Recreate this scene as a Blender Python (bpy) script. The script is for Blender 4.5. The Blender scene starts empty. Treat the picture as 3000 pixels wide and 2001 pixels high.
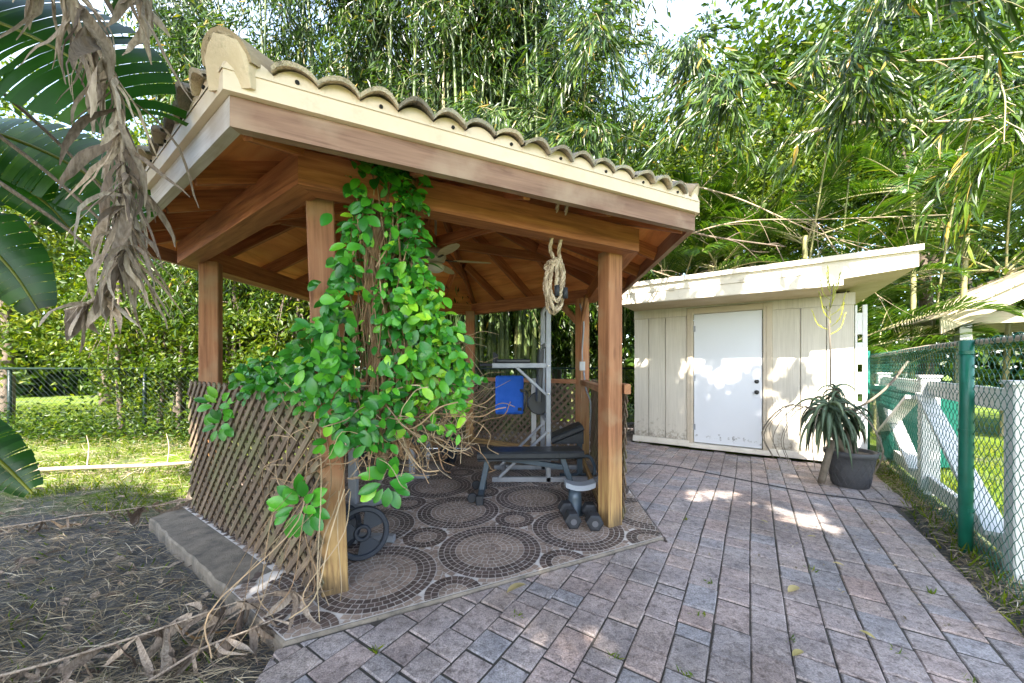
import bpy, math, random
import numpy as np
from mathutils import Vector, Matrix

R_ = math.radians
sc = bpy.context.scene
COL = sc.collection

# ------------------------------------------------------------------ camera
EYE = 1.3
cam_d = bpy.data.cameras.new('camera')
cam_d.sensor_width = 36.0
cam_d.lens = 12.786
cam_d.shift_y = 0.0247
cam_d.clip_start = 0.05
cam_d.clip_end = 2000
cam = bpy.data.objects.new('camera', cam_d)
COL.objects.link(cam)
cam.location = (0, 0, EYE)
cam.rotation_euler = (R_(90), 0, 0)
sc.camera = cam

# ------------------------------------------------------------------ sky and sun
SUN_EL = 44.0
SUN_TRAVEL = Vector((0.30, 0.954, 0)).normalized()      # horizontal way the light travels
TO_SUN = Vector((-SUN_TRAVEL.x * math.cos(R_(SUN_EL)), -SUN_TRAVEL.y * math.cos(R_(SUN_EL)), math.sin(R_(SUN_EL))))
world = bpy.data.worlds.new('World')
sc.world = world
world.use_nodes = True
wn = world.node_tree
wn.nodes.clear()
w_out = wn.nodes.new('ShaderNodeOutputWorld')
w_bg = wn.nodes.new('ShaderNodeBackground')
w_sky = wn.nodes.new('ShaderNodeTexSky')
w_sky.sky_type = 'NISHITA'
w_sky.sun_disc = False
w_sky.sun_elevation = R_(SUN_EL)
w_sky.sun_rotation = math.atan2(TO_SUN.x, TO_SUN.y)
w_sky.air_density = 1.0
w_sky.dust_density = 1.2
w_sky.ozone_density = 1.0
w_bg.inputs['Strength'].default_value = 0.15
# thin broken cloud over the blue
w_tc = wn.nodes.new('ShaderNodeTexCoord')
w_nz = wn.nodes.new('ShaderNodeTexNoise')
w_nz.inputs['Scale'].default_value = 2.2
w_nz.inputs['Detail'].default_value = 6
w_rp = wn.nodes.new('ShaderNodeValToRGB')
w_rp.color_ramp.elements[0].position = 0.42
w_rp.color_ramp.elements[1].position = 0.66
w_mx = wn.nodes.new('ShaderNodeMix')
w_mx.data_type = 'RGBA'
wn.links.new(w_tc.outputs['Generated'], w_nz.inputs['Vector'])
wn.links.new(w_nz.outputs['Fac'], w_rp.inputs['Fac'])
wn.links.new(w_rp.outputs['Color'], w_mx.inputs['Factor'])
wn.links.new(w_sky.outputs['Color'], w_mx.inputs['A'])
w_mx.inputs['B'].default_value = (2.3, 2.6, 3.1, 1)
wn.links.new(w_mx.outputs['Result'], w_bg.inputs['Color'])
wn.links.new(w_bg.outputs['Background'], w_out.inputs['Surface'])

sun_d = bpy.data.lights.new('sun', 'SUN')
sun_d.energy = 3.9
sun_d.angle = R_(0.5)
sun_d.color = (1.0, 0.93, 0.82)
sun = bpy.data.objects.new('sun', sun_d)
COL.objects.link(sun)
sun.rotation_euler = TO_SUN.to_track_quat('Z', 'Y').to_euler()
sun.location = TO_SUN * 30

sc.view_settings.view_transform = 'Standard'
sc.view_settings.look = 'None'
sc.view_settings.exposure = 2.72
sc.view_settings.gamma = 1.0
sc.render.engine = 'CYCLES'
sc.cycles.max_bounces = 10
sc.cycles.diffuse_bounces = 7
sc.cycles.transmission_bounces = 4
sc.cycles.glossy_bounces = 3
sc.cycles.sample_clamp_indirect = 6
sc.cycles.use_denoising = True

rnd = random.Random(11)
rng = np.random.default_rng(11)

# ------------------------------------------------------------------ mesh builder
OFF = {}


class MB:
    def __init__(self):
        self.v = []
        self.f = []
        self.mi = []
        self.ti = []
        self.ud = []
        self.mat = 0
        self.tint = 0.5
        self.u = None
        self.M = None

    def pt(self, p):
        p = Vector(p)
        if self.M is not None:
            p = self.M @ p
        self.v.append(tuple(p))
        return len(self.v) - 1

    def face(self, idx):
        self.f.append(tuple(idx))
        self.mi.append(self.mat)
        self.ti.append(self.tint)
        u = self.u
        if u is not None and self.M is not None:
            u = self.M.to_3x3() @ Vector(u)
        self.ud.append(tuple(u) if u is not None else None)

    def prism(self, base, ext):
        ext = Vector(ext)
        a = [self.pt(p) for p in base]
        b = [self.pt(Vector(p) + ext) for p in base]
        n = len(a)
        self.face(a[::-1])
        self.face(b)
        for i in range(n):
            j = (i + 1) % n
            self.face((a[i], a[j], b[j], b[i]))

    def beam(self, p0, p1, w, h, up=(0, 0, 1), c=0.004):
        p0, p1 = Vector(p0), Vector(p1)
        ax = (p1 - p0).normalized()
        up = Vector(up)
        sd = ax.cross(up)
        if sd.length < 1e-4:
            sd = ax.cross(Vector((1, 0, 0)))
        sd.normalize()
        uu = sd.cross(ax)
        x, y = w / 2, h / 2
        c = min(c, x * .5, y * .5)
        sec = [(-x + c, -y), (x - c, -y), (x, -y + c), (x, y - c), (x - c, y), (-x + c, y), (-x, y - c), (-x, -y + c)]
        old = self.u
        self.u = tuple(ax)
        a = [self.pt(p0 + sd * s + uu * t) for s, t in sec]
        b = [self.pt(p1 + sd * s + uu * t) for s, t in sec]
        self.face(a[::-1])
        self.face(b)
        for i in range(8):
            j = (i + 1) % 8
            self.face((a[i], a[j], b[j], b[i]))
        self.u = old

    def box(self, lo, hi, c=0.0):
        (x0, y0, z0), (x1, y1, z1) = lo, hi
        dx, dy, dz = x1 - x0, y1 - y0, z1 - z0
        m = max(dx, dy, dz)
        if m == dx:
            self.beam((x0, (y0 + y1) / 2, (z0 + z1) / 2), (x1, (y0 + y1) / 2, (z0 + z1) / 2), dy, dz, (0, 0, 1), c or .002)
        elif m == dy:
            self.beam(((x0 + x1) / 2, y0, (z0 + z1) / 2), ((x0 + x1) / 2, y1, (z0 + z1) / 2), dx, dz, (0, 0, 1), c or .002)
        else:
            self.beam(((x0 + x1) / 2, (y0 + y1) / 2, z0), ((x0 + x1) / 2, (y0 + y1) / 2, z1), dx, dy, (0, 1, 0), c or .002)

    def tube(self, pts, rad, n=8, cap=True, spin=0.0):
        pts = [Vector(p) for p in pts]
        k = len(pts)
        if not hasattr(rad, '__len__'):
            rad = [rad] * k
        ref = None
        rings = []
        for i in range(k):
            t = pts[min(i + 1, k - 1)] - pts[max(i - 1, 0)]
            if t.length < 1e-9:
                t = Vector((0, 0, 1))
            t.normalize()
            if ref is None:
                ref = t.cross(Vector((0.31, 0.2, 0.93)))
                if ref.length < .1:
                    ref = t.cross(Vector((1, 0, 0)))
            ref = (ref - t * ref.dot(t)).normalized()
            bi = t.cross(ref)
            ring = []
            for j in range(n):
                a = 2 * math.pi * j / n + spin
                ring.append(self.pt(pts[i] + (ref * math.cos(a) + bi * math.sin(a)) * rad[i]))
            rings.append(ring)
        for i in range(k - 1):
            for j in range(n):
                q = (j + 1) % n
                self.face((rings[i][j], rings[i][q], rings[i + 1][q], rings[i + 1][j]))
        if cap:
            self.face(rings[0][::-1])
            self.face(rings[-1])

    def lathe(self, prof, n=24, at=(0, 0, 0), axis=None):
        Mx = Matrix.Translation(Vector(at))
        if axis is not None:
            Mx = Mx @ Vector(axis).to_track_quat('Z', 'Y').to_matrix().to_4x4()
        rings = []
        for r, z in prof:
            rings.append([self.pt(Mx @ Vector((r * math.cos(2 * math.pi * j / n), r * math.sin(2 * math.pi * j / n), z))) for j in range(n)])
        for i in range(len(rings) - 1):
            for j in range(n):
                q = (j + 1) % n
                self.face((rings[i][j], rings[i][q], rings[i + 1][q], rings[i + 1][j]))
        self.face(rings[0][::-1])
        self.face(rings[-1])

    def scatter(self, tmpl, pos, X, Z, L, W, tint):
        """many copies of one leaf template: X along the leaf, Z its face normal"""
        tv, tf = tmpl
        tv = np.asarray(tv, float)
        pos, X, Z = np.asarray(pos, float), np.asarray(X, float), np.asarray(Z, float)
        n = len(pos)
        L = np.broadcast_to(np.asarray(L, float), (n,))
        W = np.broadcast_to(np.asarray(W, float), (n,))
        X = X / (np.linalg.norm(X, axis=1, keepdims=True) + 1e-9)
        Y = np.cross(Z, X)
        Y = Y / (np.linalg.norm(Y, axis=1, keepdims=True) + 1e-9)
        Zn = np.cross(X, Y)
        V = (pos[:, None, :] + X[:, None, :] * (tv[None, :, 0:1] * L[:, None, None])
             + Y[:, None, :] * (tv[None, :, 1:2] * W[:, None, None])
             + Zn[:, None, :] * (tv[None, :, 2:3] * L[:, None, None]))
        b = len(self.v)
        k = len(tv)
        self.v.extend(map(tuple, V.reshape(-1, 3).tolist()))
        tint = np.broadcast_to(np.asarray(tint, float), (n,)).tolist()
        for i in range(n):
            o = b + i * k
            for fc in tf:
                self.f.append(tuple(o + q for q in fc))
                self.mi.append(self.mat)
                self.ti.append(tint[i])
                self.ud.append(None)

    def build(self, name, mats, parent=None, smooth=False):
        if not isinstance(mats, (list, tuple)):
            mats = [mats]
        off = Vector((0, 0, 0))
        if parent is not None:
            off = OFF.get(parent.name, Vector((0, 0, 0)))
        me = bpy.data.meshes.new(name)
        vv = self.v
        if off.length > 0:
            vv = (np.array(vv) - np.array(off)).tolist()
        me.from_pydata(vv, [], self.f)
        for m in mats:
            me.materials.append(m)
        me.polygons.foreach_set('material_index', self.mi)
        if smooth:
            me.polygons.foreach_set('use_smooth', [True] * len(self.f))
        at = me.attributes.new('tint', 'FLOAT', 'FACE')
        at.data.foreach_set('value', self.ti)
        if any(u is not None for u in self.ud):
            uv = me.uv_layers.new(name='UVMap')
            arr = []
            for p, u in zip(me.polygons, self.ud):
                if u is None:
                    arr.extend([0.0, 0.0] * p.loop_total)
                    continue
                d = Vector(u)
                n = p.normal
                w = n.cross(d)
                if w.length < .3:
                    d = n.orthogonal()
                    w = n.cross(d)
                w.normalize()
                for vi in p.vertices:
                    q = Vector(vv[vi])
                    arr.extend((q.dot(d), q.dot(w)))
            uv.data.foreach_set('uv', arr)
        me.update()
        o = bpy.data.objects.new(name, me)
        COL.objects.link(o)
        if parent is not None:
            o.parent = parent
        OFF[o.name] = off
        return o


def tag(o, label, cat, group=None):
    o['label'] = label
    o['category'] = cat
    if group:
        o['group'] = group
    return o


def thing(name, label, cat, loc=(0, 0, 0), rz=0.0, group=None):
    o = bpy.data.objects.new(name, None)
    o.empty_display_size = .2
    COL.objects.link(o)
    o.location = loc
    o.rotation_euler = (0, 0, rz)
    OFF[o.name] = Vector(loc)
    return tag(o, label, cat, group)


def struct(o, kind='structure'):
    o['kind'] = kind
    return o


def dup(root, loc, rz=0.0, scale=1.0, label=None, group=None, tilt=(0, 0)):
    r = root.copy()
    COL.objects.link(r)
    r.location = loc
    r.rotation_euler = (tilt[0], tilt[1], rz)
    r.scale = (scale, scale, scale)
    if label:
        r['label'] = label
    if group:
        r['group'] = group
    for ch in list(root.children):
        c = ch.copy()
        COL.objects.link(c)
        c.parent = r
        for g in list(ch.children):
            d = g.copy()
            COL.objects.link(d)
            d.parent = c
    return r


def unit(v):
    return v / (np.linalg.norm(v, axis=-1, keepdims=True) + 1e-9)


def rdir(n):
    return unit(rng.normal(size=(n, 3)))


def curve(pts, n):
    """Catmull-Rom through control points"""
    P = [Vector(p) for p in pts]
    P = [P[0] * 2 - P[1]] + P + [P[-1] * 2 - P[-2]]
    out = []
    segs = len(P) - 3
    for i in range(n):
        t = i / (n - 1) * segs
        k = min(int(t), segs - 1)
        t -= k
        a, b, c, d = P[k:k + 4]
        out.append(.5 * ((2 * b) + (c - a) * t + (2 * a - 5 * b + 4 * c - d) * t * t + (3 * b - a - 3 * c + d) * t ** 3))
    return out


# leaf templates (x along, y across, z up)
T_DIAM = ([(0, 0, 0), (.42, -.5, .06), (1, 0, -.05), (.42, .5, .06)], [(0, 1, 2), (0, 2, 3)])
T_LANCE = ([(0, 0, 0), (.28, -.5, .03), (.28, .5, .03), (.65, -.36, -.02), (.65, .36, -.02), (1, 0, -.12), (.3, 0, 0), (.65, 0, -.05)],
           [(0, 1, 6), (0, 6, 2), (1, 3, 7, 6), (6, 7, 4, 2), (3, 5, 7), (7, 5, 4)])
T_STRIP = ([(0, -.35, 0), (0, .35, 0), (.35, -.5, .07), (.35, .5, .07), (.7, -.4, .04), (.7, .4, .04), (1, 0, -.12)],
           [(0, 2, 3, 1), (2, 4, 5, 3), (4, 6, 5)])
T_BLADE = ([(0, -.5, 0), (0, .5, 0), (.55, -.35, .03), (.55, .35, .03), (1, 0, -.12)], [(0, 2, 3, 1), (2, 4, 3)])


def oval_template():
    st = [0, .14, .34, .56, .78, .93, 1.0]
    hw = [0.03, .28, .46, .5, .38, .18, 0.0]
    v, f = [], []
    for s, w in zip(st, hw):
        z = -.22 * (s - .35) ** 2
        v.append((s, 0, z))
        v.append((s, -w, z + w * .16))
        v.append((s, w, z + w * .16))
    for i in range(len(st) - 1):
        a, b = i * 3, (i + 1) * 3
        f.append((a, a + 1, b + 1, b))
        f.append((a, b, b + 2, a + 2))
    return v, f


T_OVAL = oval_template()


# ------------------------------------------------------------------ materials
def lin(r, g, b):
    def c(x):
        x /= 255.0
        return x / 12.92 if x <= .04045 else ((x + .055) / 1.055) ** 2.4
    return (c(r), c(g), c(b), 1)


class G:
    def __init__(self, name):
        self.m = bpy.data.materials.new(name)
        self.m.use_nodes = True
        self.t = self.m.node_tree
        self.t.nodes.clear()
        self.out = self.t.nodes.new('ShaderNodeOutputMaterial')

    def n(self, typ, _out=0, _p=None, **kw):
        nd = self.t.nodes.new('ShaderNode' + typ)
        for k, v in (_p or {}).items():
            setattr(nd, k, v)
        for k, v in kw.items():
            key = k.replace('_', ' ')
            if key.startswith('i') and key[1:].isdigit():
                s = nd.inputs[int(key[1:])]
            else:
                s = nd.inputs[key]
            if isinstance(v, bpy.types.NodeSocket):
                self.t.links.new(v, s)
            else:
                s.default_value = v
        return nd.outputs[_out]

    def ramp(self, fac, stops, interp='LINEAR'):
        nd = self.t.nodes.new('ShaderNodeValToRGB')
        cr = nd.color_ramp
        cr.interpolation = interp
        while len(cr.elements) < len(stops):
            cr.elements.new(.5)
        for e, (p, c) in zip(cr.elements, stops):
            e.position = p
            e.color = c if len(c) == 4 else (*c, 1)
        self.t.links.new(fac, nd.inputs[0])
        return nd.outputs[0]

    def mix(self, a, b, fac, blend='MIX'):
        nd = self.t.nodes.new('ShaderNodeMix')
        nd.data_type = 'RGBA'
        nd.blend_type = blend
        for s, v in ((nd.inputs['Factor'], fac), (nd.inputs['A'], a), (nd.inputs['B'], b)):
            if isinstance(v, bpy.types.NodeSocket):
                self.t.links.new(v, s)
            else:
                s.default_value = v
        return nd.outputs['Result']

    def math(self, op, a, b=0.0):
        return self.n('Math', _p={'operation': op}, i0=a, i1=b)

    def obj(self):
        return self.n('TexCoord', 'Object')

    def tint(self):
        return self.n('Attribute', 'Fac', {'attribute_name': 'tint'})

    def bump(self, h, s, d=.01):
        return self.n('Bump', Height=h, Strength=s, Distance=d)

    def done(self, shader):
        self.t.links.new(shader, self.out.inputs[0])
        return self.m

    def pbr(self, color, rough=.6, normal=None, metal=0.0, spec=.4):
        kw = dict(Base_Color=color, Roughness=rough, Metallic=metal, Specular_IOR_Level=spec)
        if normal is not None:
            kw['Normal'] = normal
        return self.n('BsdfPrincipled', **kw)


def W(c):
    return c if len(c) == 4 else (*c, 1)


def wood(name, dark, mid, light, rough=.65, gx=2.0, gy=34.0, bump=.35, stain=None, knots=True, foot=None):
    g = G(name)
    uv = g.n('UVMap')
    t = g.tint()
    sep = g.n('SeparateXYZ', Vector=uv)
    sx = sep
    sy = sep.node.outputs[1]
    x = g.math('ADD', g.math('MULTIPLY', sx, gx), g.math('MULTIPLY', t, 37.0))
    y = g.math('ADD', g.math('MULTIPLY', sy, gy), g.math('MULTIPLY', t, 91.0))
    vec = g.n('CombineXYZ', X=x, Y=y, Z=g.math('MULTIPLY', t, 13.0))
    n1 = g.n('TexNoise', Vector=vec, Scale=1.0, Detail=6.0, Roughness=.65, Distortion=.6)
    big = g.n('TexNoise', Vector=g.n('CombineXYZ', X=g.math('MULTIPLY', x, .6), Y=g.math('MULTIPLY', y, .12), Z=t), Scale=1.2, Detail=3.0)
    col = g.ramp(n1, [(.28, W(dark)), (.5, W(mid)), (.72, W(light))])
    col = g.mix(col, W(dark), g.ramp(big, [(.45, (0, 0, 0)), (.75, (.7, .7, .7))]))
    tv = g.ramp(t, [(0, (.78, .78, .78)), (1, (1.15, 1.12, 1.1))])
    col = g.mix(col, tv, 1.0, 'MULTIPLY')
    if stain is not None:
        sn = g.n('TexNoise', Vector=g.obj(), Scale=3.2, Detail=5.0)
        col = g.mix(col, W(stain), g.ramp(sn, [(.5, (0, 0, 0)), (.68, (.75, .75, .75))]))
    if knots:
        vo = g.n('TexVoronoi', 0, None, Vector=g.n('CombineXYZ', X=g.math('MULTIPLY', x, .75), Y=g.math('MULTIPLY', y, .16), Z=t), Scale=1.0)
        col = g.mix(W(dark), col, g.ramp(vo, [(.05, (.25, .25, .25)), (.11, (1, 1, 1))]))
    if foot is not None:       # sun- and rain-bleached lower end, with a dark damp line at the floor
        z = g.n('SeparateXYZ', 2, Vector=g.obj())
        zz = g.math('ADD', z, g.math('MULTIPLY', n1, .5))
        col = g.mix(col, g.mix(W(foot), W(dark), g.ramp(n1, [(.35, (.7, .7, .7)), (.6, (0, 0, 0))])), g.ramp(zz, [(.55, (.85, .85, .85)), (1.35, (0, 0, 0))]))
        col = g.mix(col, (.06, .045, .025, 1), g.ramp(zz, [(.27, (.75, .75, .75)), (.42, (0, 0, 0))]))
    return g.done(g.pbr(col, rough, g.bump(n1, bump, .004)))


def paint(name, c, c2, rough=.5, scale=6.0, amt=.6, grain=60.0, bump=.15, dirt=None, dirt_amt=.5, streak=False, metal=0.0, spec=.4):
    g = G(name)
    ob = g.obj()
    vec = ob
    if streak:
        vec = g.n('Mapping', Vector=ob, Scale=(1, 1, .12))
    n1 = g.n('TexNoise', Vector=vec, Scale=scale, Detail=6.0, Roughness=.6)
    n2 = g.n('TexNoise', Vector=ob, Scale=grain, Detail=3.0)
    col = g.mix(W(c), W(c2), g.ramp(n1, [(.38, (0, 0, 0)), (.7, (amt, amt, amt))]))
    if dirt is not None:
        n3 = g.n('TexNoise', Vector=vec, Scale=scale * 2.7, Detail=8.0, Roughness=.75)
        col = g.mix(col, W(dirt), g.ramp(n3, [(.56, (0, 0, 0)), (.72, (dirt_amt, dirt_amt, dirt_amt))]))
    rr = g.ramp(n1, [(.3, (rough * .85,) * 3), (.7, (min(1, rough * 1.2),) * 3)])
    return g.done(g.pbr(col, rr, g.bump(n2, bump, .003), metal, spec))


def leafmat(name, stops, trans=.35, rough=.42, spec=.5, glow=None, vein=0.0):
    """stops: colours along the per-leaf tint; glow: transmitted colour factor"""
    g = G(name)
    t = g.tint()
    col = g.ramp(t, [(p, W(c)) for p, c in stops])
    n = g.n('TexNoise', Vector=g.obj(), Scale=9.0, Detail=3.0)
    col = g.mix(col, g.ramp(n, [(.3, (.72, .76, .7)), (.7, (1.2, 1.16, 1.1))]), 1.0, 'MULTIPLY')
    p = g.pbr(col, rough, None, 0.0, spec)
    tc = g.mix(col, W(glow or (1.5, 1.45, .55)), 1.0, 'MULTIPLY')
    tr = g.n('BsdfTranslucent', Color=tc)
    mx = g.n('MixShader', i0=trans, i1=p, i2=tr)
    return g.done(mx)


M = {}
M['redwood'] = wood('stained_redwood', (.17, .052, .019), (.40, .14, .05), (.55, .225, .09), .6)
M['post'] = wood('stained_post', (.18, .07, .03), (.34, .15, .066), (.46, .225, .11), .68, stain=(.33, .22, .12), foot=(.46, .30, .11))
M['fascia'] = wood('weathered_fascia', (.19, .095, .06), (.33, .185, .125), (.42, .245, .165), .7, stain=(.39, .27, .19))
M['ply'] = wood('stained_plywood', (.42, .13, .034), (.80, .32, .092), (.90, .44, .15), .7, gx=1.0, gy=7.0)
M['fascia_sheen'] = wood('greyed_sheen_fascia', (.30, .24, .20), (.46, .41, .38), (.55, .52, .50), .55, stain=(.36, .28, .22))  # left side only: greyed wood with pale sky sheen put into the colour
M['cream'] = paint('cream_paint', (.74, .59, .44), (.66, .50, .35), .55, 4.0, .7, dirt=(.42, .31, .18), dirt_amt=.28)
M['mortar'] = paint('cream_mortar', (.68, .53, .37), (.56, .42, .27), .85, 7.0, .8, 90, .5, dirt=(.28, .22, .13), dirt_amt=.5)
M['tile'] = paint('weathered_roof_tile', (.33, .265, .21), (.20, .17, .145), .9, 9.0, .9, 120, .8, dirt=(.07, .065, .055), dirt_amt=.8)
def tile_mat():
    g = G('lichened_roof_tile')
    t = g.tint()
    ob = g.obj()
    n1 = g.n('TexNoise', Vector=ob, Scale=16.0, Detail=8.0, Roughness=.75)
    n2 = g.n('TexNoise', Vector=ob, Scale=4.0, Detail=5.0)
    n3 = g.n('TexNoise', Vector=ob, Scale=130.0, Detail=3.0)
    c = g.ramp(t, [(0, (.24, .20, .165, 1)), (.5, (.42, .345, .265, 1)), (1, (.56, .45, .32, 1))])
    c = g.mix(c, (.06, .058, .05, 1), g.ramp(n1, [(.50, (0, 0, 0)), (.66, (.75, .75, .75))]))
    c = g.mix(c, (.42, .41, .36, 1), g.ramp(n2, [(.55, (0, 0, 0)), (.7, (.6, .6, .6))]))
    return g.done(g.pbr(c, .92, g.bump(g.math('ADD', n1, n3), .9, .008), 0, .2))


M['tile'] = tile_mat()
M['tilecap'] = paint('sandy_ridge_tile', (.44, .32, .20), (.31, .23, .15), .9, 8.0, .9, 120, .7, dirt=(.19, .15, .11), dirt_amt=.75)
M['dark'] = paint('dark_hole', (.01, .009, .008), (.015, .013, .012), .9)
M['lattice'] = wood('weathered_lattice', (.075, .05, .03), (.15, .105, .068), (.25, .195, .14), .8, gx=3, gy=60, stain=(.13, .13, .055), knots=False)
M['white'] = paint('white_paint', (.64, .64, .63), (.52, .51, .49), .5, 5.0, .6, dirt=(.38, .34, .27), dirt_amt=.35)
M['steel'] = paint('grey_blue_steel', (.27, .285, .31), (.20, .21, .23), .4, 9.0, .6, 80, .05, dirt=(.17, .12, .09), dirt_amt=.3, metal=.25)
M['frameblue'] = paint('slate_blue_frame', (.055, .078, .10), (.04, .058, .078), .38, 9.0, .6, 80, .05, metal=.2)
M['vinyl'] = paint('black_vinyl', (.022, .026, .031), (.034, .038, .044), .38, 20.0, .6, 160, .25)
M['rubber'] = paint('black_rubber', (.018, .02, .024), (.032, .034, .038), .6, 14.0, .6, 150, .2)
M['chrome'] = paint('brushed_chrome', (.62, .62, .62), (.5, .5, .5), .25, 10, .5, metal=1.0)
M['bluefoam'] = paint('blue_foam', (.022, .12, .55), (.018, .10, .46), .85, 9.0, .6, 220, .5)
# ================================================================== GROUND
HO = Vector((-.87, 4.146, 0))                   # middle of the six-sided gazebo
HA = [R_(265.4 + 60 * i) for i in range(6)]     # 0 front post, then anticlockwise; the side 0-1 faces the camera and is open
RD = Vector((.549, .836, 0))                    # paver rows run this way
RC = Vector((.836, -.549, 0))


def hexpt(i, r, z=0.0):
    a = HA[i % 6]
    return Vector((HO.x + r * math.cos(a), HO.y + r * math.sin(a), z))


def ground_h(x, y):
    h = -.085
    # strip of soil under the green fence, then the lawn beyond it
    d = (x - 2.39) * .804 - (y - 1.70) * .595
    h += .075 * max(0.0, min(1.0, (d + .02) / .12))
    far = max(0, min(1, (math.hypot(x, y - 3) - 9) / 6))
    n = (math.sin(x * 2.3 + 1.3 * math.sin(y * 1.7)) * math.cos(y * 2.9 + x) * .018 + math.sin(x * 7.1 + y * 3.7) * math.cos(y * 8.3 - x * 4) * .008)
    inside = (x > -1.25 and d < 0.0 and y < 7.5)
    if inside:
        n *= .1
    return h + n * (1 - .5 * far)


def axis_steps(a, b, fine, outer):
    s = list(np.arange(a, b + 1e-6, fine))
    st, x = fine, a
    lo = []
    while x > -outer:
        st *= 1.5
        x -= st
        lo.append(x)
    hi = []
    st, x = fine, b
    while x < outer:
        st *= 1.5
        x += st
        hi.append(x)
    return lo[::-1] + s + hi


def make_ground():
    g = G('ground_soil_and_lawn')
    ob = g.obj()
    sep = g.n('SeparateXYZ', Vector=ob)
    y = sep.node.outputs[1]
    n1 = g.n('TexNoise', Vector=ob, Scale=1.3, Detail=6.0, Roughness=.65)
    n2 = g.n('TexNoise', Vector=ob, Scale=22.0, Detail=6.0, Roughness=.75)
    n3 = g.n('TexNoise', Vector=ob, Scale=90.0, Detail=3.0)
    dirt = g.ramp(n2, [(.3, (.042, .044, .047, 1)), (.5, (.105, .103, .10, 1)), (.7, (.20, .183, .155, 1))])
    grass = g.ramp(n3, [(.25, (.045, .085, .008, 1)), (.5, (.115, .18, .012, 1)), (.75, (.22, .27, .022, 1))])
    # grassy beyond the gazebo's left corner and on the right of the fences; bare soil close by
    yy = g.math('ADD', y, g.math('MULTIPLY', n1, 2.4))
    f1 = g.ramp(g.math('DIVIDE', yy, 10.0), [(.45, (0, 0, 0)), (.54, (1, 1, 1))])
    dd = g.math('SUBTRACT', g.math('MULTIPLY', g.math('SUBTRACT', sep, 2.62), .804), g.math('MULTIPLY', g.math('SUBTRACT', y, 1.7), .595))
    f2 = g.ramp(g.math('ADD', dd, g.math('MULTIPLY', n1, .3)), [(.2, (0, 0, 0)), (.42, (1, 1, 1))])
    patch = g.ramp(n1, [(.33, (.25, .25, .25)), (.52, (1, 1, 1))])
    fac = g.mix(g.mix(f1, f2, 1.0, 'LIGHTEN'), patch, 1.0, 'MULTIPLY')
    col = g.mix(dirt, grass, fac)
    mat = g.done(g.pbr(col, .95, g.bump(n2, .9, .03), 0, .2))
    xs = axis_steps(-9, 9, .16, 320)
    ys = axis_steps(-1, 11, .16, 320)
    b = MB()
    for yv in ys:
        for xv in xs:
            b.v.append((xv, yv, ground_h(xv, yv)))
    nx = len(xs)
    for j in range(len(ys) - 1):
        for i in range(nx - 1):
            b.face((j * nx + i, j * nx + i + 1, (j + 1) * nx + i + 1, (j + 1) * nx + i))
    struct(b.build('ground', mat, smooth=True))


make_ground()


# ------------------------------------------------------------------ polygon helpers
def clip_half(poly, p, n):
    """keep the side of the line through p where (q-p).n >= 0"""
    out = []
    k = len(poly)
    for i in range(k):
        a, b = poly[i], poly[(i + 1) % k]
        da = (a[0] - p[0]) * n[0] + (a[1] - p[1]) * n[1]
        db = (b[0] - p[0]) * n[0] + (b[1] - p[1]) * n[1]
        if da >= 0:
            out.append(a)
        if (da < 0) != (db < 0):
            t = da / (da - db)
            out.append((a[0] + (b[0] - a[0]) * t, a[1] + (b[1] - a[1]) * t))
    return out


def area(poly):
    return .5 * sum(poly[i][0] * poly[(i + 1) % len(poly)][1] - poly[(i + 1) % len(poly)][0] * poly[i][1] for i in range(len(poly)))


def inset(poly, d):
    """shrink a convex anticlockwise polygon"""
    out = poly
    k = len(poly)
    for i in range(k):
        a, b = poly[i], poly[(i + 1) % k]
        e = (b[0] - a[0], b[1] - a[1])
        l = math.hypot(*e)
        if l < 1e-6:
            continue
        n = (-e[1] / l, e[0] / l)
        out = clip_half(out, (a[0] + n[0] * d, a[1] + n[1] * d), n)
        if len(out) < 3:
            return []
    # drop near-duplicate corners
    res = []
    for p in out:
        if not res or math.hypot(p[0] - res[-1][0], p[1] - res[-1][1]) > 1e-4:
            res.append(p)
    if len(res) > 2 and math.hypot(res[0][0] - res[-1][0], res[0][1] - res[-1][1]) < 1e-4:
        res.pop()
    return res


SLAB_R = 2.456
SLAB = [tuple(hexpt(i, SLAB_R)[:2]) for i in range(6)]


def hex_edges():
    for i in range(6):
        a, b = SLAB[i], SLAB[(i + 1) % 6]
        e = (b[0] - a[0], b[1] - a[1])
        l = math.hypot(*e)
        yield a, (e[1] / l, -e[0] / l)      # point, outward normal


HEXE = list(hex_edges())

# right-hand edge of the paving runs parallel to the green fence
PB = (2.39, 1.70)
PN = (-.804, .595)


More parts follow.
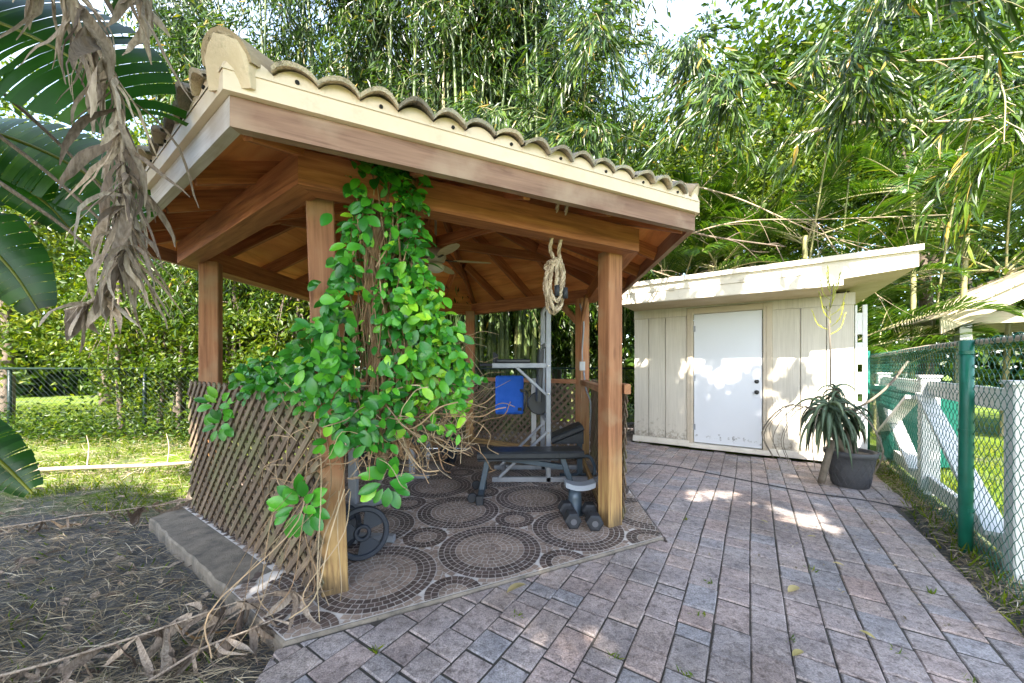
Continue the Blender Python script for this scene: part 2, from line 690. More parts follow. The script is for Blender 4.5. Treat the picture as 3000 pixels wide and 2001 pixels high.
def make_patio():
    g = G('concrete_pavers')
    t = g.tint()
    ob = g.obj()
    base = g.ramp(t, [(0, lin(158, 152, 151)), (.2, lin(163, 153, 150)), (.38, lin(167, 153, 148)), (.55, lin(160, 152, 150)),
                      (.72, lin(151, 150, 153)), (.86, lin(166, 155, 149)), (1, lin(170, 153, 147))])
    n1 = g.n('TexNoise', Vector=ob, Scale=140.0, Detail=4.0, Roughness=.7)
    n2 = g.n('TexNoise', Vector=ob, Scale=5.0, Detail=7.0, Roughness=.7)
    n3 = g.n('TexNoise', Vector=ob, Scale=28.0, Detail=5.0, Roughness=.7)
    col = g.mix(base, g.ramp(n1, [(.3, (.48, .46, .45)), (.6, (1.2, 1.19, 1.18))]), 1.0, 'MULTIPLY')
    col = g.mix(col, g.ramp(n2, [(.32, (.66, .66, .68)), (.62, (1.12, 1.09, 1.06))]), 1.0, 'MULTIPLY')
    col = g.mix(col, g.ramp(n3, [(.32, (.50, .48, .47)), (.52, (1.08, 1.08, 1.08))]), 1.0, 'MULTIPLY')
    n4 = g.n('TexNoise', Vector=ob, Scale=1.1, Detail=6.0, Roughness=.6)
    col = g.mix(col, g.ramp(n4, [(.36, (.72, .69, .66)), (.56, (1.04, 1.04, 1.04))]), 1.0, 'MULTIPLY')
    h = g.math('ADD', g.math('MULTIPLY', n1, .4), n3)
    paver = g.done(g.pbr(col, .82, g.bump(h, 1.0, .009), 0, .3))
    sand = paint('joint_sand', (.07, .06, .05), (.035, .033, .028), .95, 14, .9, 200, .6, dirt=(.05, .07, .02), dirt_amt=.5)
    b = MB()
    r = random.Random(5)
    poly_ok = lambda p: ((p[0] - PB[0]) * PN[0] + (p[1] - PB[1]) * PN[1] > 0.0)
    shedp, shedn = (2.11, 6.27), (-.552, -.834)

    def shed_ok(p):
        d = (p[0] - shedp[0]) * shedn[0] + (p[1] - shedp[1]) * shedn[1]
        t_ = (p[0] - shedp[0]) * .834 - (p[1] - shedp[1]) * .552
        return d > .05 or t_ < -.02
    wrow = .158
    for row in range(-32, 45):
        c0 = row * wrow
        s = -4.0 + r.random() * .3
        while s < 11:
            L = r.choice([.158, .158, .237, .237, .237, .105])
            c = RC * (c0 + wrow / 2) + RD * (s + L / 2)
            gap = .0009 + r.random() * .0013
            wv = .006 * math.sin(s * 1.7 + row * .15) + r.uniform(-.0012, .0012)
            a0, a1, s0, s1 = c0 + gap + wv, c0 + wrow - gap + wv, s + .0012 + gap * 1.5, s + L - .0012 - gap * 1.5
            s += L
            if c.y < -.9 or c.y > 8.6 or c.x < -2.2:
                continue
            q = [RC * a0 + RD * s0, RC * a1 + RD * s0, RC * a1 + RD * s1, RC * a0 + RD * s1]
            jit = r.uniform(-.006, .006)
            rot = r.gauss(0, .006)
            q = [Vector((c.x + (p.x - c.x) - (p.y - c.y) * rot, c.y + (p.y - c.y) + (p.x - c.x) * rot, 0)) for p in q]
            q = [(p.x + RD.x * jit * .4 + r.uniform(-.0018, .0018), p.y + RD.y * jit * .4 + r.uniform(-.0018, .0018)) for p in q]
            if area(q) < 0:
                q = q[::-1]
            if not poly_ok(c[:2]) or not shed_ok(c[:2]):
                continue
            # left edge of the paving
            q = clip_half(q, (-1.10, 1.72), (.985, .17))
            # cut along the gazebo floor
            best, bd = None, -9
            for p, n in HEXE:
                d = (c.x - p[0]) * n[0] + (c.y - p[1]) * n[1]
                if d > bd:
                    bd, best = d, (p, n)
            if bd < .2:
                p, n = best
                q = clip_half(q, (p[0] + n[0] * .008, p[1] + n[1] * .008), n)
            if len(q) < 3 or abs(area(q)) < .0012:
                continue
            q1 = inset(q, .002)
            q2 = inset(q, .0075)
            if len(q1) != len(q2) or len(q1) < 3:
                q1 = q2 = inset(q, .004)
                if len(q1) < 3:
                    continue
            z = r.uniform(-.004, .003)
            tx, ty = r.uniform(-.012, .012), r.uniform(-.012, .012)
            cx, cy = c.x, c.y
            zz = lambda p, o: z + o + (p[0] - cx) * tx + (p[1] - cy) * ty
            b.tint = r.random()
            top = [b.pt((p[0], p[1], zz(p, 0))) for p in q2]
            mid = [b.pt((p[0], p[1], zz(p, -.005))) for p in q1]
            bot = [b.pt((p[0], p[1], -.06)) for p in q1]
            b.face(top)
            k = len(top)
            for i in range(k):
                j = (i + 1) % k
                b.face((mid[i], mid[j], top[j], top[i]))
                b.face((bot[i], bot[j], mid[j], mid[i]))
    b.mat = 1
    pl = [(-1.10 - .17 * -.4, -1.0), (.36, -1.0), (4.55, 4.66), (2.11, 6.22), (2.6, 8.7), (.3, 8.7), tuple(hexpt(2, 2.5)[:2]), tuple(hexpt(1, 2.5)[:2]), tuple(hexpt(0, 2.45)[:2])]
    b.face([b.pt((x, y, -.008)) for x, y in pl])
    struct(b.build('patio', [paver, sand]))


make_patio()


def make_floor():
    """six-sided concrete slab under mosaic tiles: round medallions of small dark and taupe stones with white joints"""
    conc = paint('rough_concrete', (.21, .175, .135), (.10, .088, .072), .9, 9, 1.0, 110, 1.0, dirt=(.06, .055, .04), dirt_amt=.85)
    grout = paint('white_grout', (.62, .57, .52), (.46, .42, .38), .85, 9, .8, 150, .2, dirt=(.16, .13, .11), dirt_amt=.6)
    g = G('mosaic_stone')
    t = g.tint()
    n = g.n('TexNoise', Vector=g.obj(), Scale=6.0, Detail=6.0)
    n2 = g.n('TexNoise', Vector=g.obj(), Scale=80.0, Detail=3.0)
    col = g.ramp(t, [(0, (.05, .037, .032, 1)), (.30, (.13, .093, .08, 1)), (.34, (.22, .162, .130, 1)), (.6, (.33, .25, .20, 1)), (.8, (.37, .285, .23, 1)), (1, (.45, .36, .29, 1))])
    col = g.mix(col, g.ramp(n, [(.3, (.7, .7, .7)), (.7, (1.2, 1.18, 1.15))]), 1.0, 'MULTIPLY')
    col = g.mix(col, g.ramp(n2, [(.3, (.8, .8, .8)), (.7, (1.15, 1.15, 1.15))]), 1.0, 'MULTIPLY')
    stone = g.done(g.pbr(col, .5, g.bump(n2, .3, .002), 0, .45))
    b = MB()
    z0, z1 = -.22, .010
    ring_ = []
    rj = random.Random(91)
    for i in range(6):
        a_, c_ = SLAB[i], SLAB[(i + 1) % 6]
        m_ = 22 if i == 5 else 1
        n_ = HEXE[i][1]
        for q in range(m_):
            f = q / m_
            o = rj.uniform(-.014, .006) if (m_ > 1 and q) else 0
            ring_.append((a_[0] + (c_[0] - a_[0]) * f + n_[0] * o, a_[1] + (c_[1] - a_[1]) * f + n_[1] * o))
    low = [b.pt((x, y, z0)) for x, y in ring_]
    mid_ = [b.pt((x, y, z1 - .012)) for x, y in ring_]
    top_ = [b.pt((HO.x + (x - HO.x) * .9955, HO.y + (y - HO.y) * .9955, z1)) for x, y in ring_]
    b.face(top_)
    for q in range(len(ring_)):
        w_ = (q + 1) % len(ring_)
        b.face((low[q], low[w_], mid_[w_], mid_[q]))
        b.face((mid_[q], mid_[w_], top_[w_], top_[q]))
    b.mat = 1
    lp, ln = HEXE[5]
    inn = inset(SLAB, .010)
    bcx, bcy = SLAB[0]
    tn = (SLAB[5][0] - bcx, SLAB[5][1] - bcy)
    tl = math.hypot(*tn)
    tn = (tn[0] / tl, tn[1] / tl)
    in_a = clip_half(inn, (bcx + tn[0] * .7, bcy + tn[1] * .7), (-tn[0], -tn[1]))
    in_b = clip_half(clip_half(inn, (bcx + tn[0] * .7, bcy + tn[1] * .7), tn), (lp[0] - ln[0] * .24, lp[1] - ln[1] * .24), (-ln[0], -ln[1]))
    for pl_ in (in_a, in_b):
        b.face([b.pt((x, y, z1 + .003)) for x, y in pl_])
    b.mat = 2
    r = random.Random(3)
    U = Vector((.903, .429))
    Vv = Vector((-.429, .903))
    org = Vector((-.155, 2.567))
    P = .75
    zt = z1 + .0065
    edge = inset(SLAB, .014)

    def put(poly, tint):
        w = [tuple(org + U * p[0] + Vv * p[1]) for p in poly]
        cx = sum(p[0] for p in w) / len(w)
        cy = sum(p[1] for p in w) / len(w)
        dmax = max((cx - p[0]) * n_[0] + (cy - p[1]) * n_[1] for p, n_ in HEXE)
        if dmax > .06 or ((cx - lp[0]) * ln[0] + (cy - lp[1]) * ln[1] > -.25 and (cx - bcx) * tn[0] + (cy - bcy) * tn[1] > .62 + .12 * math.sin(cx * 31)):
            return
        if dmax > -.1:
            k = len(edge)
            for i in range(k):
                a, c = edge[i], edge[(i + 1) % k]
                e = (c[0] - a[0], c[1] - a[1])
                w = clip_half(w, a, (-e[1], e[0]))
                if len(w) < 3:
                    return
        if abs(area(w)) < 2e-5:
            return
        b.tint = tint
        b.face([b.pt((x, y, zt)) for x, y in w])

    def ring(cx, cy, r0, r1, n, gap, tf, cell=None, avoid=None, rot=0.0):
        for k in range(n):
            a0 = 2 * math.pi * k / n + rot
            a1 = 2 * math.pi * (k + 1) / n + rot
            g0, g1 = gap / max(r0, .03), gap / r1
            q = [(cx + rr * math.cos(aa), cy + rr * math.sin(aa)) for rr, aa in
                 ((r0 + gap, a0 + g0), (r1 - gap, a0 + g1), (r1 - gap, a1 - g1), (r0 + gap, a1 - g0))]
            q = [(p[0] + r.uniform(-.0015, .0015), p[1] + r.uniform(-.0015, .0015)) for p in q]
            mx = sum(p[0] for p in q) / 4
            my = sum(p[1] for p in q) / 4
            if avoid and any(math.hypot(mx - ax, my - ay) < ar for ax, ay, ar in avoid):
                continue
            if cell:
                for (px, py, nx, ny) in cell:
                    q = clip_half(q, (px, py), (nx, ny))
                    if len(q) < 3:
                        break
                if len(q) < 3:
                    continue
            put(q, tf())
    for i in range(-6, 7):
        for j in range(-3, 8):
            cx, cy = i * P, j * P
            w = org + U * cx + Vv * cy
            if math.hypot(w.x - HO.x, w.y - HO.y) > 3.3:
                continue
            dark = lambda: r.uniform(.08, .315)
            mid = lambda: r.uniform(.35, .6)
            light = lambda: r.uniform(.36, .78)
            R0 = .355
            for k in range(9):
                r0, r1 = k * R0 / 9 + .004, (k + 1) * R0 / 9 + .004
                n = max(6, int(6.0 * (k + .7)))
                ring(cx, cy, r0, r1, n, .0028 if k > 1 else .0016, dark if k >= 6 else (mid if k > 2 else light), rot=r.random())
            h = P / 2
            cell = [(cx - h, cy, 1, 0), (cx + h, cy, -1, 0), (cx, cy - h, 0, 1), (cx, cy + h, 0, -1)]
            av = [(cx + sx * h, cy + sy * h, .172) for sx in (-1, 1) for sy in (-1, 1)]
            for k in range(5):
                r0 = R0 + .006 + k * .04
                ring(cx, cy, r0, r0 + .04, int(2 * math.pi * r0 / .05), .0030, light, cell, av, r.random())
            # small medallion in the corner of the cell
            sx, sy = cx + h, cy + h
            for k in range(4):
                r0, r1 = k * .0405 + .004, (k + 1) * .0405 + .004
                ring(sx, sy, r0, r1, int(6 + 6.5 * k), .0022 if k else .0014, dark if k >= 2 else light, rot=r.random())
    struct(b.build('floor', [conc, grout, stone]))


make_floor()

# ================================================================== GAZEBO
gz = thing('gazebo', 'six-sided open gazebo of red-brown timber under a cream-edged tiled roof', 'gazebo', tuple(HO))
POST_R, BEAM_R = 2.036, 2.27
BZ0, BZ1 = 2.205, 2.38

# posts, squared with the side they stand beside
for i in range(6):
    b = MB()
    b.tint = rnd.random()
    p = hexpt(i, POST_R)
    up = Vector((math.cos(R_(25.4)), math.sin(R_(25.4)), 0)) if i in (0, 1) else Vector((math.cos(HA[i]), math.sin(HA[i]), 0))
    top = p + Vector((0, 0, BZ0 + .03))
    if i == 0:
        p = p + Vector((.005, 0, 0))
        top = top + Vector((-.055, -.05, 0))
    b.beam(p + Vector((0, 0, .012)), top, .14, .14, up, .006)
    b.build('post', M['post'], gz)


def corner_r(i, r, z, dz=True):
    """roof corners; the front one juts out and hangs a little lower"""
    f = 1.0
    if i % 6 == 0:
        r = r + .085
        z = z - (.055 if dz else 0)
    return hexpt(i, r, z)


def hexboard(name, mat, r0, r1, za, zb, sag=True, tints=None):
    for i in range(6):
        b = MB()
        b.tint = rnd.random() if tints is None else tints
        j = (i + 1) % 6
        o0, o1 = corner_r(i, r1, za, sag), corner_r(j, r1, za, sag)
        i0, i1 = corner_r(i, r0, za, sag), corner_r(j, r0, za, sag)
        b.u = tuple((o1 - o0).normalized())
        b.prism([o0, o1, i1, i0], (0, 0, zb - za))
        b.build(name, mat[i] if isinstance(mat, list) else mat, gz)


hexboard('beam', M['redwood'], BEAM_R - .15, BEAM_R, BZ0, BZ1, False)
ZF0, ZF1, ZC1 = 2.285, 2.405, 2.487
hexboard('fascia', [M['fascia']] * 5 + [M['fascia_sheen']], 2.615, 2.665, ZF0, ZF1)
hexboard('eave_trim', M['cream'], 2.640, 2.695, ZF1 + .002, ZC1)

APEX = Vector((HO.x, HO.y, 3.42))
DECK_R, DECK_Z = 2.67, 2.425
# ceiling boards, one per roof face
for i in range(6):
    b = MB()
    b.tint = rnd.random()
    a, c = corner_r(i, DECK_R - .04, DECK_Z - .03), corner_r(i + 1, DECK_R - .04, DECK_Z - .03)
    b.u = tuple((c - a).normalized())
    rows = 3
    for k in range(rows):
        t0, t1 = k / rows, (k + 1) / rows
        e0 = .002
        q = [a.lerp(APEX, t0 + e0), c.lerp(APEX, t0 + e0), c.lerp(APEX, t1), a.lerp(APEX, t1)]
        if k == rows - 1:
            q = [a.lerp(APEX, t0 + e0), c.lerp(APEX, t0 + e0), APEX]
        b.tint = rnd.random()
        b.prism(q, (0, 0, .018))
    b.build('ceiling_panel', M['ply'], gz)
# rafters: one under each hip, one up the middle of each face, two short jacks
for i in range(6):
    c = corner_r(i, 2.60, DECK_Z - .075)
    b = MB()
    b.tint = rnd.random()
    b.beam(c, APEX + Vector((0, 0, -.11)), .042, .14)
    b.build('hip_rafter', M['redwood'], gz)
    m = (corner_r(i, 2.61, DECK_Z - .075) + corner_r(i + 1, 2.61, DECK_Z - .075)) / 2
    b = MB()
    b.tint = rnd.random()
    b.beam(m, APEX + Vector((0, 0, -.11)), .042, .14)
    b.build('rafter', M['redwood'], gz)
    for f in (.27, .73):
        e = corner_r(i, 2.61, DECK_Z - .075).lerp(corner_r(i + 1, 2.61, DECK_Z - .075), f)
        inn = Vector((HO.x, HO.y, 0)) - Vector(((hexpt(i, 1) + hexpt(i + 1, 1)) / 2)[:2] + (0,))
        inn.z = 0
        inn.normalize()
        run = 1.1
        b = MB()
        b.tint = rnd.random()
        b.beam(e, e + inn * run + Vector((0, 0, run * .43)), .042, .13)
        b.build('jack_rafter', M['redwood'], gz)
b = MB()
b.lathe([(.11, 3.05), (.11, 3.36)], 6, (HO.x, HO.y, 0))
b.build('king_post', M['redwood'], gz)
# flat collar ties inside the roof
for i in (0, 1, 2):
    b = MB()
    b.tint = rnd.random()
    p, q = corner_r(i, 1.5, 2.72, False), corner_r(i + 3, 1.5, 2.72, False)
    b.beam(p + Vector((0, 0, i * .003)), q + Vector((0, 0, i * .003)), .04, .11)
    b.build('collar_tie', M['redwood'], gz)
# corner braces between post and beam
for i in (1, 2):
    for sgn in (1, -1):
        if sgn == -1 and i == 1:
            continue
        p = hexpt(i, POST_R - .02, 1.86)
        q = hexpt(i, POST_R + .02).lerp(hexpt(i + sgn, POST_R + .02), .17)
        q.z = 2.21
        b = MB()
        b.tint = rnd.random()
        b.beam(p, q, .04, .085)
        b.build('brace', M['post'], gz)

# ------------------------------------------------------------------ roof tiles
for i in range(6):
    a, c = corner_r(i, 2.708, ZC1 + .022), corner_r(i + 1, 2.708, ZC1 + .022)
    L = (c - a).length
    ex = (c - a).normalized()
    mid = (a + c) / 2
    up = (Vector((APEX.x, APEX.y, APEX.z + .07)) - mid)
    run = up.length
    up.normalize()
    nz = ex.cross(up)
    if nz.z < 0:
        nz = -nz
    n = 17
    pitch = L / n
    b = MB()
    sub = 8
    courses = [0, .42, .84, 1.26, 1.68, 2.1, 2.6]
    r2 = random.Random(20 + i)
    for k in range(n):
        for ci in range(len(courses) - 1):
            s0 = courses[ci]
            b.tint = r2.random()
            lift = r2.uniform(-.007, .010)
            row = []
            row2 = []
            ok = False
            tj = r2.uniform(-.022, .012)
            for q in range(sub + 1):
                x = (k + q / sub) * pitch
                lim = run * (1 - abs(x - L / 2) / (L / 2)) + .02
                e = min(courses[ci + 1] + .06, lim)
                if e > s0 + (.16 if ci == 0 else .03):
                    ok = True
                e = max(e, s0 + .005)
                hgt = .044 * abs(math.sin(math.pi * q / sub)) ** .8
                p0 = a + ex * x + up * (s0 + tj) + nz * (hgt + .020 + lift + .004 * math.sin(x * 40 + k))
                p1 = a + ex * x + up * e + nz * (hgt + .006)
                row.append((p0, p1))
                row2.append((p0 - nz * .017, p1 - nz * .017))
            if not ok or (ci == 0 and k in (0, n - 1)):
                continue
            A = [b.pt(p[0]) for p in row]
            B = [b.pt(p[1]) for p in row]
            C = [b.pt(p[0]) for p in row2]
            D = [b.pt(p[1]) for p in row2]
            for q in range(sub):
                b.face((A[q], A[q + 1], B[q + 1], B[q]))
                b.face((C[q + 1], C[q], D[q], D[q + 1]))
                b.face((C[q], C[q + 1], A[q + 1], A[q]))
    b.build('roof_tiles', M['tile'], gz)
    # scalloped mortar closing the tile ends, with its weep holes
    b = MB()
    a2, c2 = corner_r(i, 2.700, ZC1 - .003), corner_r(i + 1, 2.700, ZC1 - .003)
    L2 = (c2 - a2).length
    e2 = (c2 - a2).normalized()
    inn = -Vector((nz.x, nz.y, 0)).normalized()
    lo, hi, lo2, hi2 = [], [], [], []
    for q in range(n * sub + 1):
        x = q / (n * sub) * L2
        hgt = .043 * abs(math.sin(math.pi * (q % sub) / sub)) ** .8 + .029
        p = a2 + e2 * x
        lo.append(b.pt(p))
        hi.append(b.pt(p + Vector((0, 0, hgt)) + inn * .012))
        hi2.append(b.pt(p + Vector((0, 0, hgt)) + inn * .08))
    for q in range(n * sub):
        b.face((lo[q], lo[q + 1], hi[q + 1], hi[q]))
        b.face((hi[q], hi[q + 1], hi2[q + 1], hi2[q]))
    out = -inn
    b.mat = 1
    for q in range(1, n, 2):
        p = a2.lerp(c2, (q + .5 + .1 * rnd.random()) / n) + Vector((0, 0, .024)) + out * .0005
        b.lathe([(.0085, -.012), (.0085, .003)], 10, p, out)
    b.build('eave_closure', [M['cream'], M['dark']], gz)
# ridge caps down each hip
for i in range(6):
    c0 = corner_r(i, 2.665 if i == 0 else 2.64, ZC1 + (.0 if i == 0 else -.01))
    ap = APEX + Vector((0, 0, .10))
    ax = (ap - c0)
    Lh = ax.length
    ax.normalize()
    sd = ax.cross(Vector((0, 0, 1))).normalized()
    nu = sd.cross(ax)
    b = MB()
    r2 = random.Random(60 + i)
    ncap = 8
    for k in range(ncap):
        s0, s1 = k * Lh / ncap, min((k + 1) * Lh / ncap + .05, Lh)
        b.tint = r2.random()
        ra, rb = .100, .085
        A, B, C = [], [], []
        for q in range(13):
            an = math.pi * q / 12
            d = sd * math.cos(an) + nu * math.sin(an) * 1.15
            A.append(b.pt(c0 + ax * s0 + d * ra + nu * .03))
            B.append(b.pt(c0 + ax * s1 + d * rb + nu * .01))
            C.append(b.pt(c0 + ax * s0 + d * (ra - .02) + nu * .03))
        for q in range(12):
            b.face((A[q], A[q + 1], B[q + 1], B[q]))
            b.face((C[q], C[q + 1], A[q + 1], A[q]))
    b.build('ridge_cap', M['tilecap'], gz, smooth=False)
    b = MB()
    sec = [c0 + ax * .012 + (sd * math.cos(math.pi * q / 12) + nu * math.sin(math.pi * q / 12) * 1.15) * .088 + nu * .03 for q in range(13)]
    sec = [c0 + ax * .012 - sd * .088 - Vector((0, 0, .06)), c0 + ax * .012 + sd * .088 - Vector((0, 0, .06))] + sec
    sec = [q_ - ax * .012 for q_ in sec]
    b.prism(sec, ax * .07)
    b.build('ridge_end_mortar', M['mortar'], gz)


# ------------------------------------------------------------------ lattice panels
def lattice_panel(i, j, out, z0, z1, over0, over1, tilt=0.0):
    p, q = hexpt(i, POST_R), hexpt(j, POST_R)
    d = (q - p).normalized()
    n = Vector((d.y, -d.x, 0))
    o = p - d * over0 + n * out
    L = (q - p).length + over0 + over1
    H = z1 - z0
    b = MB()
    pitch = .112
    w = .038
    for layer in (0, 1):
        sg = 1 if layer == 0 else -1
        off = n * (.0065 if layer == 0 else -.0065)
        k = -H
        while k < L + H:
            # line x = k + sg*z  clipped to the panel
            pts = []
            if sg > 0:
                za, zb = max(0, -k), min(H, L - k)
            else:
                za, zb = max(0, k - L), min(H, k)
            if zb - za > .04:
                b.tint = rnd.random()
                xa, xb = k + sg * za, k + sg * zb
                jit = rnd.uniform(-.004, .004)
                tl0 = n * (tilt * za)
                tl1 = n * (tilt * zb)
                A = o + d * (xa + jit) + Vector((0, 0, z0 + za)) + off + tl0
                B = o + d * (xb + jit) + Vector((0, 0, z0 + zb)) + off + tl1
                b.beam(A, B, .009, w, n.cross(B - A), .001)
            k += pitch
    par = b.build('lattice_panel', M['lattice'], gz)
    return par, o, d, n, L


for (i, j, out, z0, z1, o0, o1, tl) in ((5, 0, .105, .05, 1.165, .10, .06, .02), (1, 2, .11, .05, 1.12, .02, .0, .02),
                                        (2, 3, -.02, .10, 1.07, 0, 0, 0), (3, 4, -.02, .10, 1.07, 0, 0, 0), (4, 5, -.02, .10, 1.07, 0, 0, 0)):
    par, o, d, n, L = lattice_panel(i, j, out, z0, z1, o0, o1, tl)
    if out < 0 or i == 1:
        b = MB()
        b.tint = rnd.random()
        p, q = hexpt(i, POST_R), hexpt(j, POST_R)
        sh = -n * .0
        b.beam(p + d * .07 + Vector((0, 0, 1.095)) + sh, q - d * .07 + Vector((0, 0, 1.095)) + sh, .085, .06)
        b.build('handrail', M['post'], gz)
        b = MB()
        b.tint = rnd.random()
        b.beam(p + d * .07 + Vector((0, 0, .075)) - n * .03, q - d * .07 + Vector((0, 0, .075)) - n * .03, .04, .085)
        b.build('bottom_rail', M['post'], gz)
# rail end poking out beside the right-hand post
b = MB()
p = hexpt(1, POST_R)
d = (hexpt(2, POST_R) - p).normalized()
n = Vector((d.y, -d.x, 0))
b.beam(p + n * .13 - d * .05 + Vector((0, 0, 1.12)), p + n * .13 + d * .18 + Vector((0, 0, 1.12)), .05, .08)
b.build('rail_end', M['post'], gz)

# electrical box with its conduit on the far right post
p = hexpt(2, POST_R)
tc = Vector((-p.x, -p.y, 0)).normalized()
sd = Vector((tc.y, -tc.x, 0))
if sd.x < 0:
    sd = -sd
fc = p + tc * .085
b = MB()
b.tube(curve([fc + Vector((0, 0, 2.16)) - sd * .03, fc + Vector((0, 0, 1.9)) + tc * .02 + sd * .02, fc + Vector((0, 0, 1.55)) + tc * .005, fc + Vector((0, 0, 1.38))], 18), .011, 7)
b.tube(curve([fc + Vector((0, 0, 1.24)) + sd * .02, fc + Vector((0, 0, 1.0)) + sd * .05, fc + Vector((0, 0, .8)) + sd * .11 + tc * .04, fc + Vector((0, 0, .4)) + sd * .1], 18), .011, 7)
cd = b.build('conduit', M['steel'], gz, smooth=True)
b = MB()
b.M = Matrix.Translation(fc + Vector((0, 0, 1.31))) @ Matrix.Rotation(math.atan2(tc.y, tc.x) + math.pi / 2, 4, 'Z')
b.box((-.038, -.03, -.06), (.038, .03, .06), .006)
b.box((-.03, -.04, -.05), (.03, -.0302, .05), .004)
b.build('outlet_box', paint('grey_box', (.5, .5, .5), (.42, .42, .42), .5), gz)

# ------------------------------------------------------------------ ceiling fan
fan = thing('ceiling_fan', 'old ceiling fan with pale oval blades hanging under the gazebo roof', 'ceiling fan', (HO.x, HO.y, 3.05))
fb = paint('cream_fan_blade', (.62, .50, .30), (.52, .40, .22), .6, 14, .8, 90, .3)
fm = paint('aged_fan_metal', (.44, .39, .31), (.34, .29, .22), .5, 12, .7, 90, .2)
b = MB()
b.lathe([(.014, 2.60), (.014, 3.04)], 10, (HO.x, HO.y, 0))
b.build('rod', fm, fan, True)
b = MB()
b.lathe([(.05, 2.485), (.10, 2.50), (.118, 2.54), (.118, 2.60), (.09, 2.635), (.03, 2.65)], 28, (HO.x, HO.y, 0))
b.build('motor', fm, fan, True)
b = MB()
b.lathe([(.005, 2.375), (.045, 2.378), (.085, 2.40), (.10, 2.44), (.085, 2.465), (.05, 2.48)], 24, (HO.x, HO.y, 0))
b.build('globe', paint('frosted_globe', (.72, .70, .64), (.66, .62, .55), .35), fan, True)
for k in range(5):
    an = R_(12 + 72 * k)
    ca = Vector((math.cos(an), math.sin(an), 0))
    sa = Vector((-math.sin(an), math.cos(an), 0))
    b = MB()
    b.beam(Vector((HO.x, HO.y, 2.52)) + ca * .09, Vector((HO.x, HO.y, 2.512)) + ca * .24, .03, .008)
    arm = b.build('blade_arm', M['vinyl'], fan)
    b = MB()
    st = [0, .06, .15, .3, .5, .68, .83, .94, 1.0]
    hw = [.032, .055, .07, .084, .088, .083, .068, .042, .004]
    top, bot = [], []
    for s, w in zip(st, hw):
        for sg in (-1, 1):
            p = Vector((HO.x, HO.y, 2.516)) + ca * (.20 + s * .44) + sa * (w * sg) + Vector((0, 0, w * sg * .18))
            top.append(b.pt(p + Vector((0, 0, .005))))
            bot.append(b.pt(p))
    for q in range(len(st) - 1):
        a0, a1, b0, b1 = 2 * q, 2 * q + 1, 2 * q + 2, 2 * q + 3
        b.face((top[a0], top[b0], top[b1], top[a1]))
        b.face((bot[a0], bot[a1], bot[b1], bot[b0]))
        b.face((top[a0], bot[a0], bot[b0], top[b0]))
        b.face((top[a1], top[b1], bot[b1], bot[a1]))
    b.build('blade', fb, fan)
# ================================================================== SHED
shed = thing('shed', 'low beige board shed with a flat roof and a plain white door', 'shed', (2.11, 6.27, 0))
SM = Matrix(((.834, .552, 0, 2.11), (-.552, .834, 0, 6.27), (0, 0, 1, 0), (0, 0, 0, 1)))   # x along the front, y into the shed


def siding_mat():
    g = G('beige_siding')
    ob = g.obj()
    z = g.n('SeparateXYZ', 2, Vector=ob)
    st = g.n('Mapping', Vector=ob, Scale=(1, 1, .06))
    n1 = g.n('TexNoise', Vector=st, Scale=7.0, Detail=6.0, Roughness=.65)
    gr_ = g.n('TexNoise', Vector=g.n('Mapping', Vector=ob, Scale=(1, 1, .03)), Scale=90.0, Detail=4.0)
    n2 = g.n('TexNoise', Vector=ob, Scale=16.0, Detail=8.0, Roughness=.75)
    c = g.mix((.55, .51, .435, 1), (.46, .42, .35, 1), g.ramp(n1, [(.36, (0, 0, 0)), (.68, (.8, .8, .8))]))
    c = g.mix(c, g.ramp(gr_, [(.3, (.88, .87, .86)), (.65, (1.05, 1.05, 1.05))]), 1.0, 'MULTIPLY')
    low = g.ramp(z, [(.10, (.26, .26, .26)), (.34, (.1, .1, .1)), (.7, (0, 0, 0))])
    m = g.ramp(g.math('ADD', g.math('ADD', n2, low), g.math('MULTIPLY', n1, .15)), [(.72, (0, 0, 0)), (.9, (.75, .75, .75))])
    c = g.mix(c, (.13, .105, .075, 1), m)
    return g.done(g.pbr(c, .72, g.bump(gr_, .35, .004)))


siding = siding_mat()
trimp = paint('beige_trim', (.50, .43, .335), (.42, .355, .27), .65, 4.0, .6, 70, .3, dirt=(.22, .17, .12), dirt_amt=.35)
soffp = paint('tan_soffit', (.50, .39, .26), (.42, .32, .21), .75, 4.0, .7, 70, .3, dirt=(.2, .15, .1), dirt_amt=.3)
SW, SD, SH = 2.80, 2.3, 2.25
b = MB()
b.M = SM
edges = [0, .235, .50, .75]
for x0, x1 in zip([0, .24, .505], [.232, .497, .8235]):
    b.box((x0, 0, .13), (x1, .03, SH - .14), .004)
for x0, x1 in zip([1.9365, 2.255, 2.53], [2.247, 2.522, 2.80]):
    b.box((x0, 0, .13), (x1, .03, SH - .14), .004)
b.box((0, .0305, .05), (.86, .06, SH), .002)
b.box((1.90, .0305, .05), (SW, .06, SH), .002)
b.box((.8605, .0305, 2.13), (1.8995, .06, SH), .002)
b.box((-.0, -.012, SH - .138), (.8235, .0298, SH + .02), .004)
b.box((1.9365, -.012, SH - .138), (SW + .01, .0298, SH + .02), .004)
b.box((.8237, -.0122, SH - .022), (1.9363, .0298, SH + .02), .004)
b.build('front_wall', siding, shed)
for x0 in (0, SW - .05):
    b = MB()
    b.M = SM
    b.box((x0, .0602, .0), (x0 + .05, SD, SH + .02), .002)
    b.build('side_wall', siding, shed)
b = MB()
b.M = SM
b.box((.0505, SD - .05, 0), (SW - .0505, SD, SH), .002)
b.build('back_wall', siding, shed)
b = MB()
b.M = SM
b.box((-.02, -.03, .03), (.86, .019, .127), .006)
b.box((1.90, -.03, .03), (SW + .02, .019, .127), .006)
b.box((.8605, -.06, .03), (1.8995, .06, .098), .006)
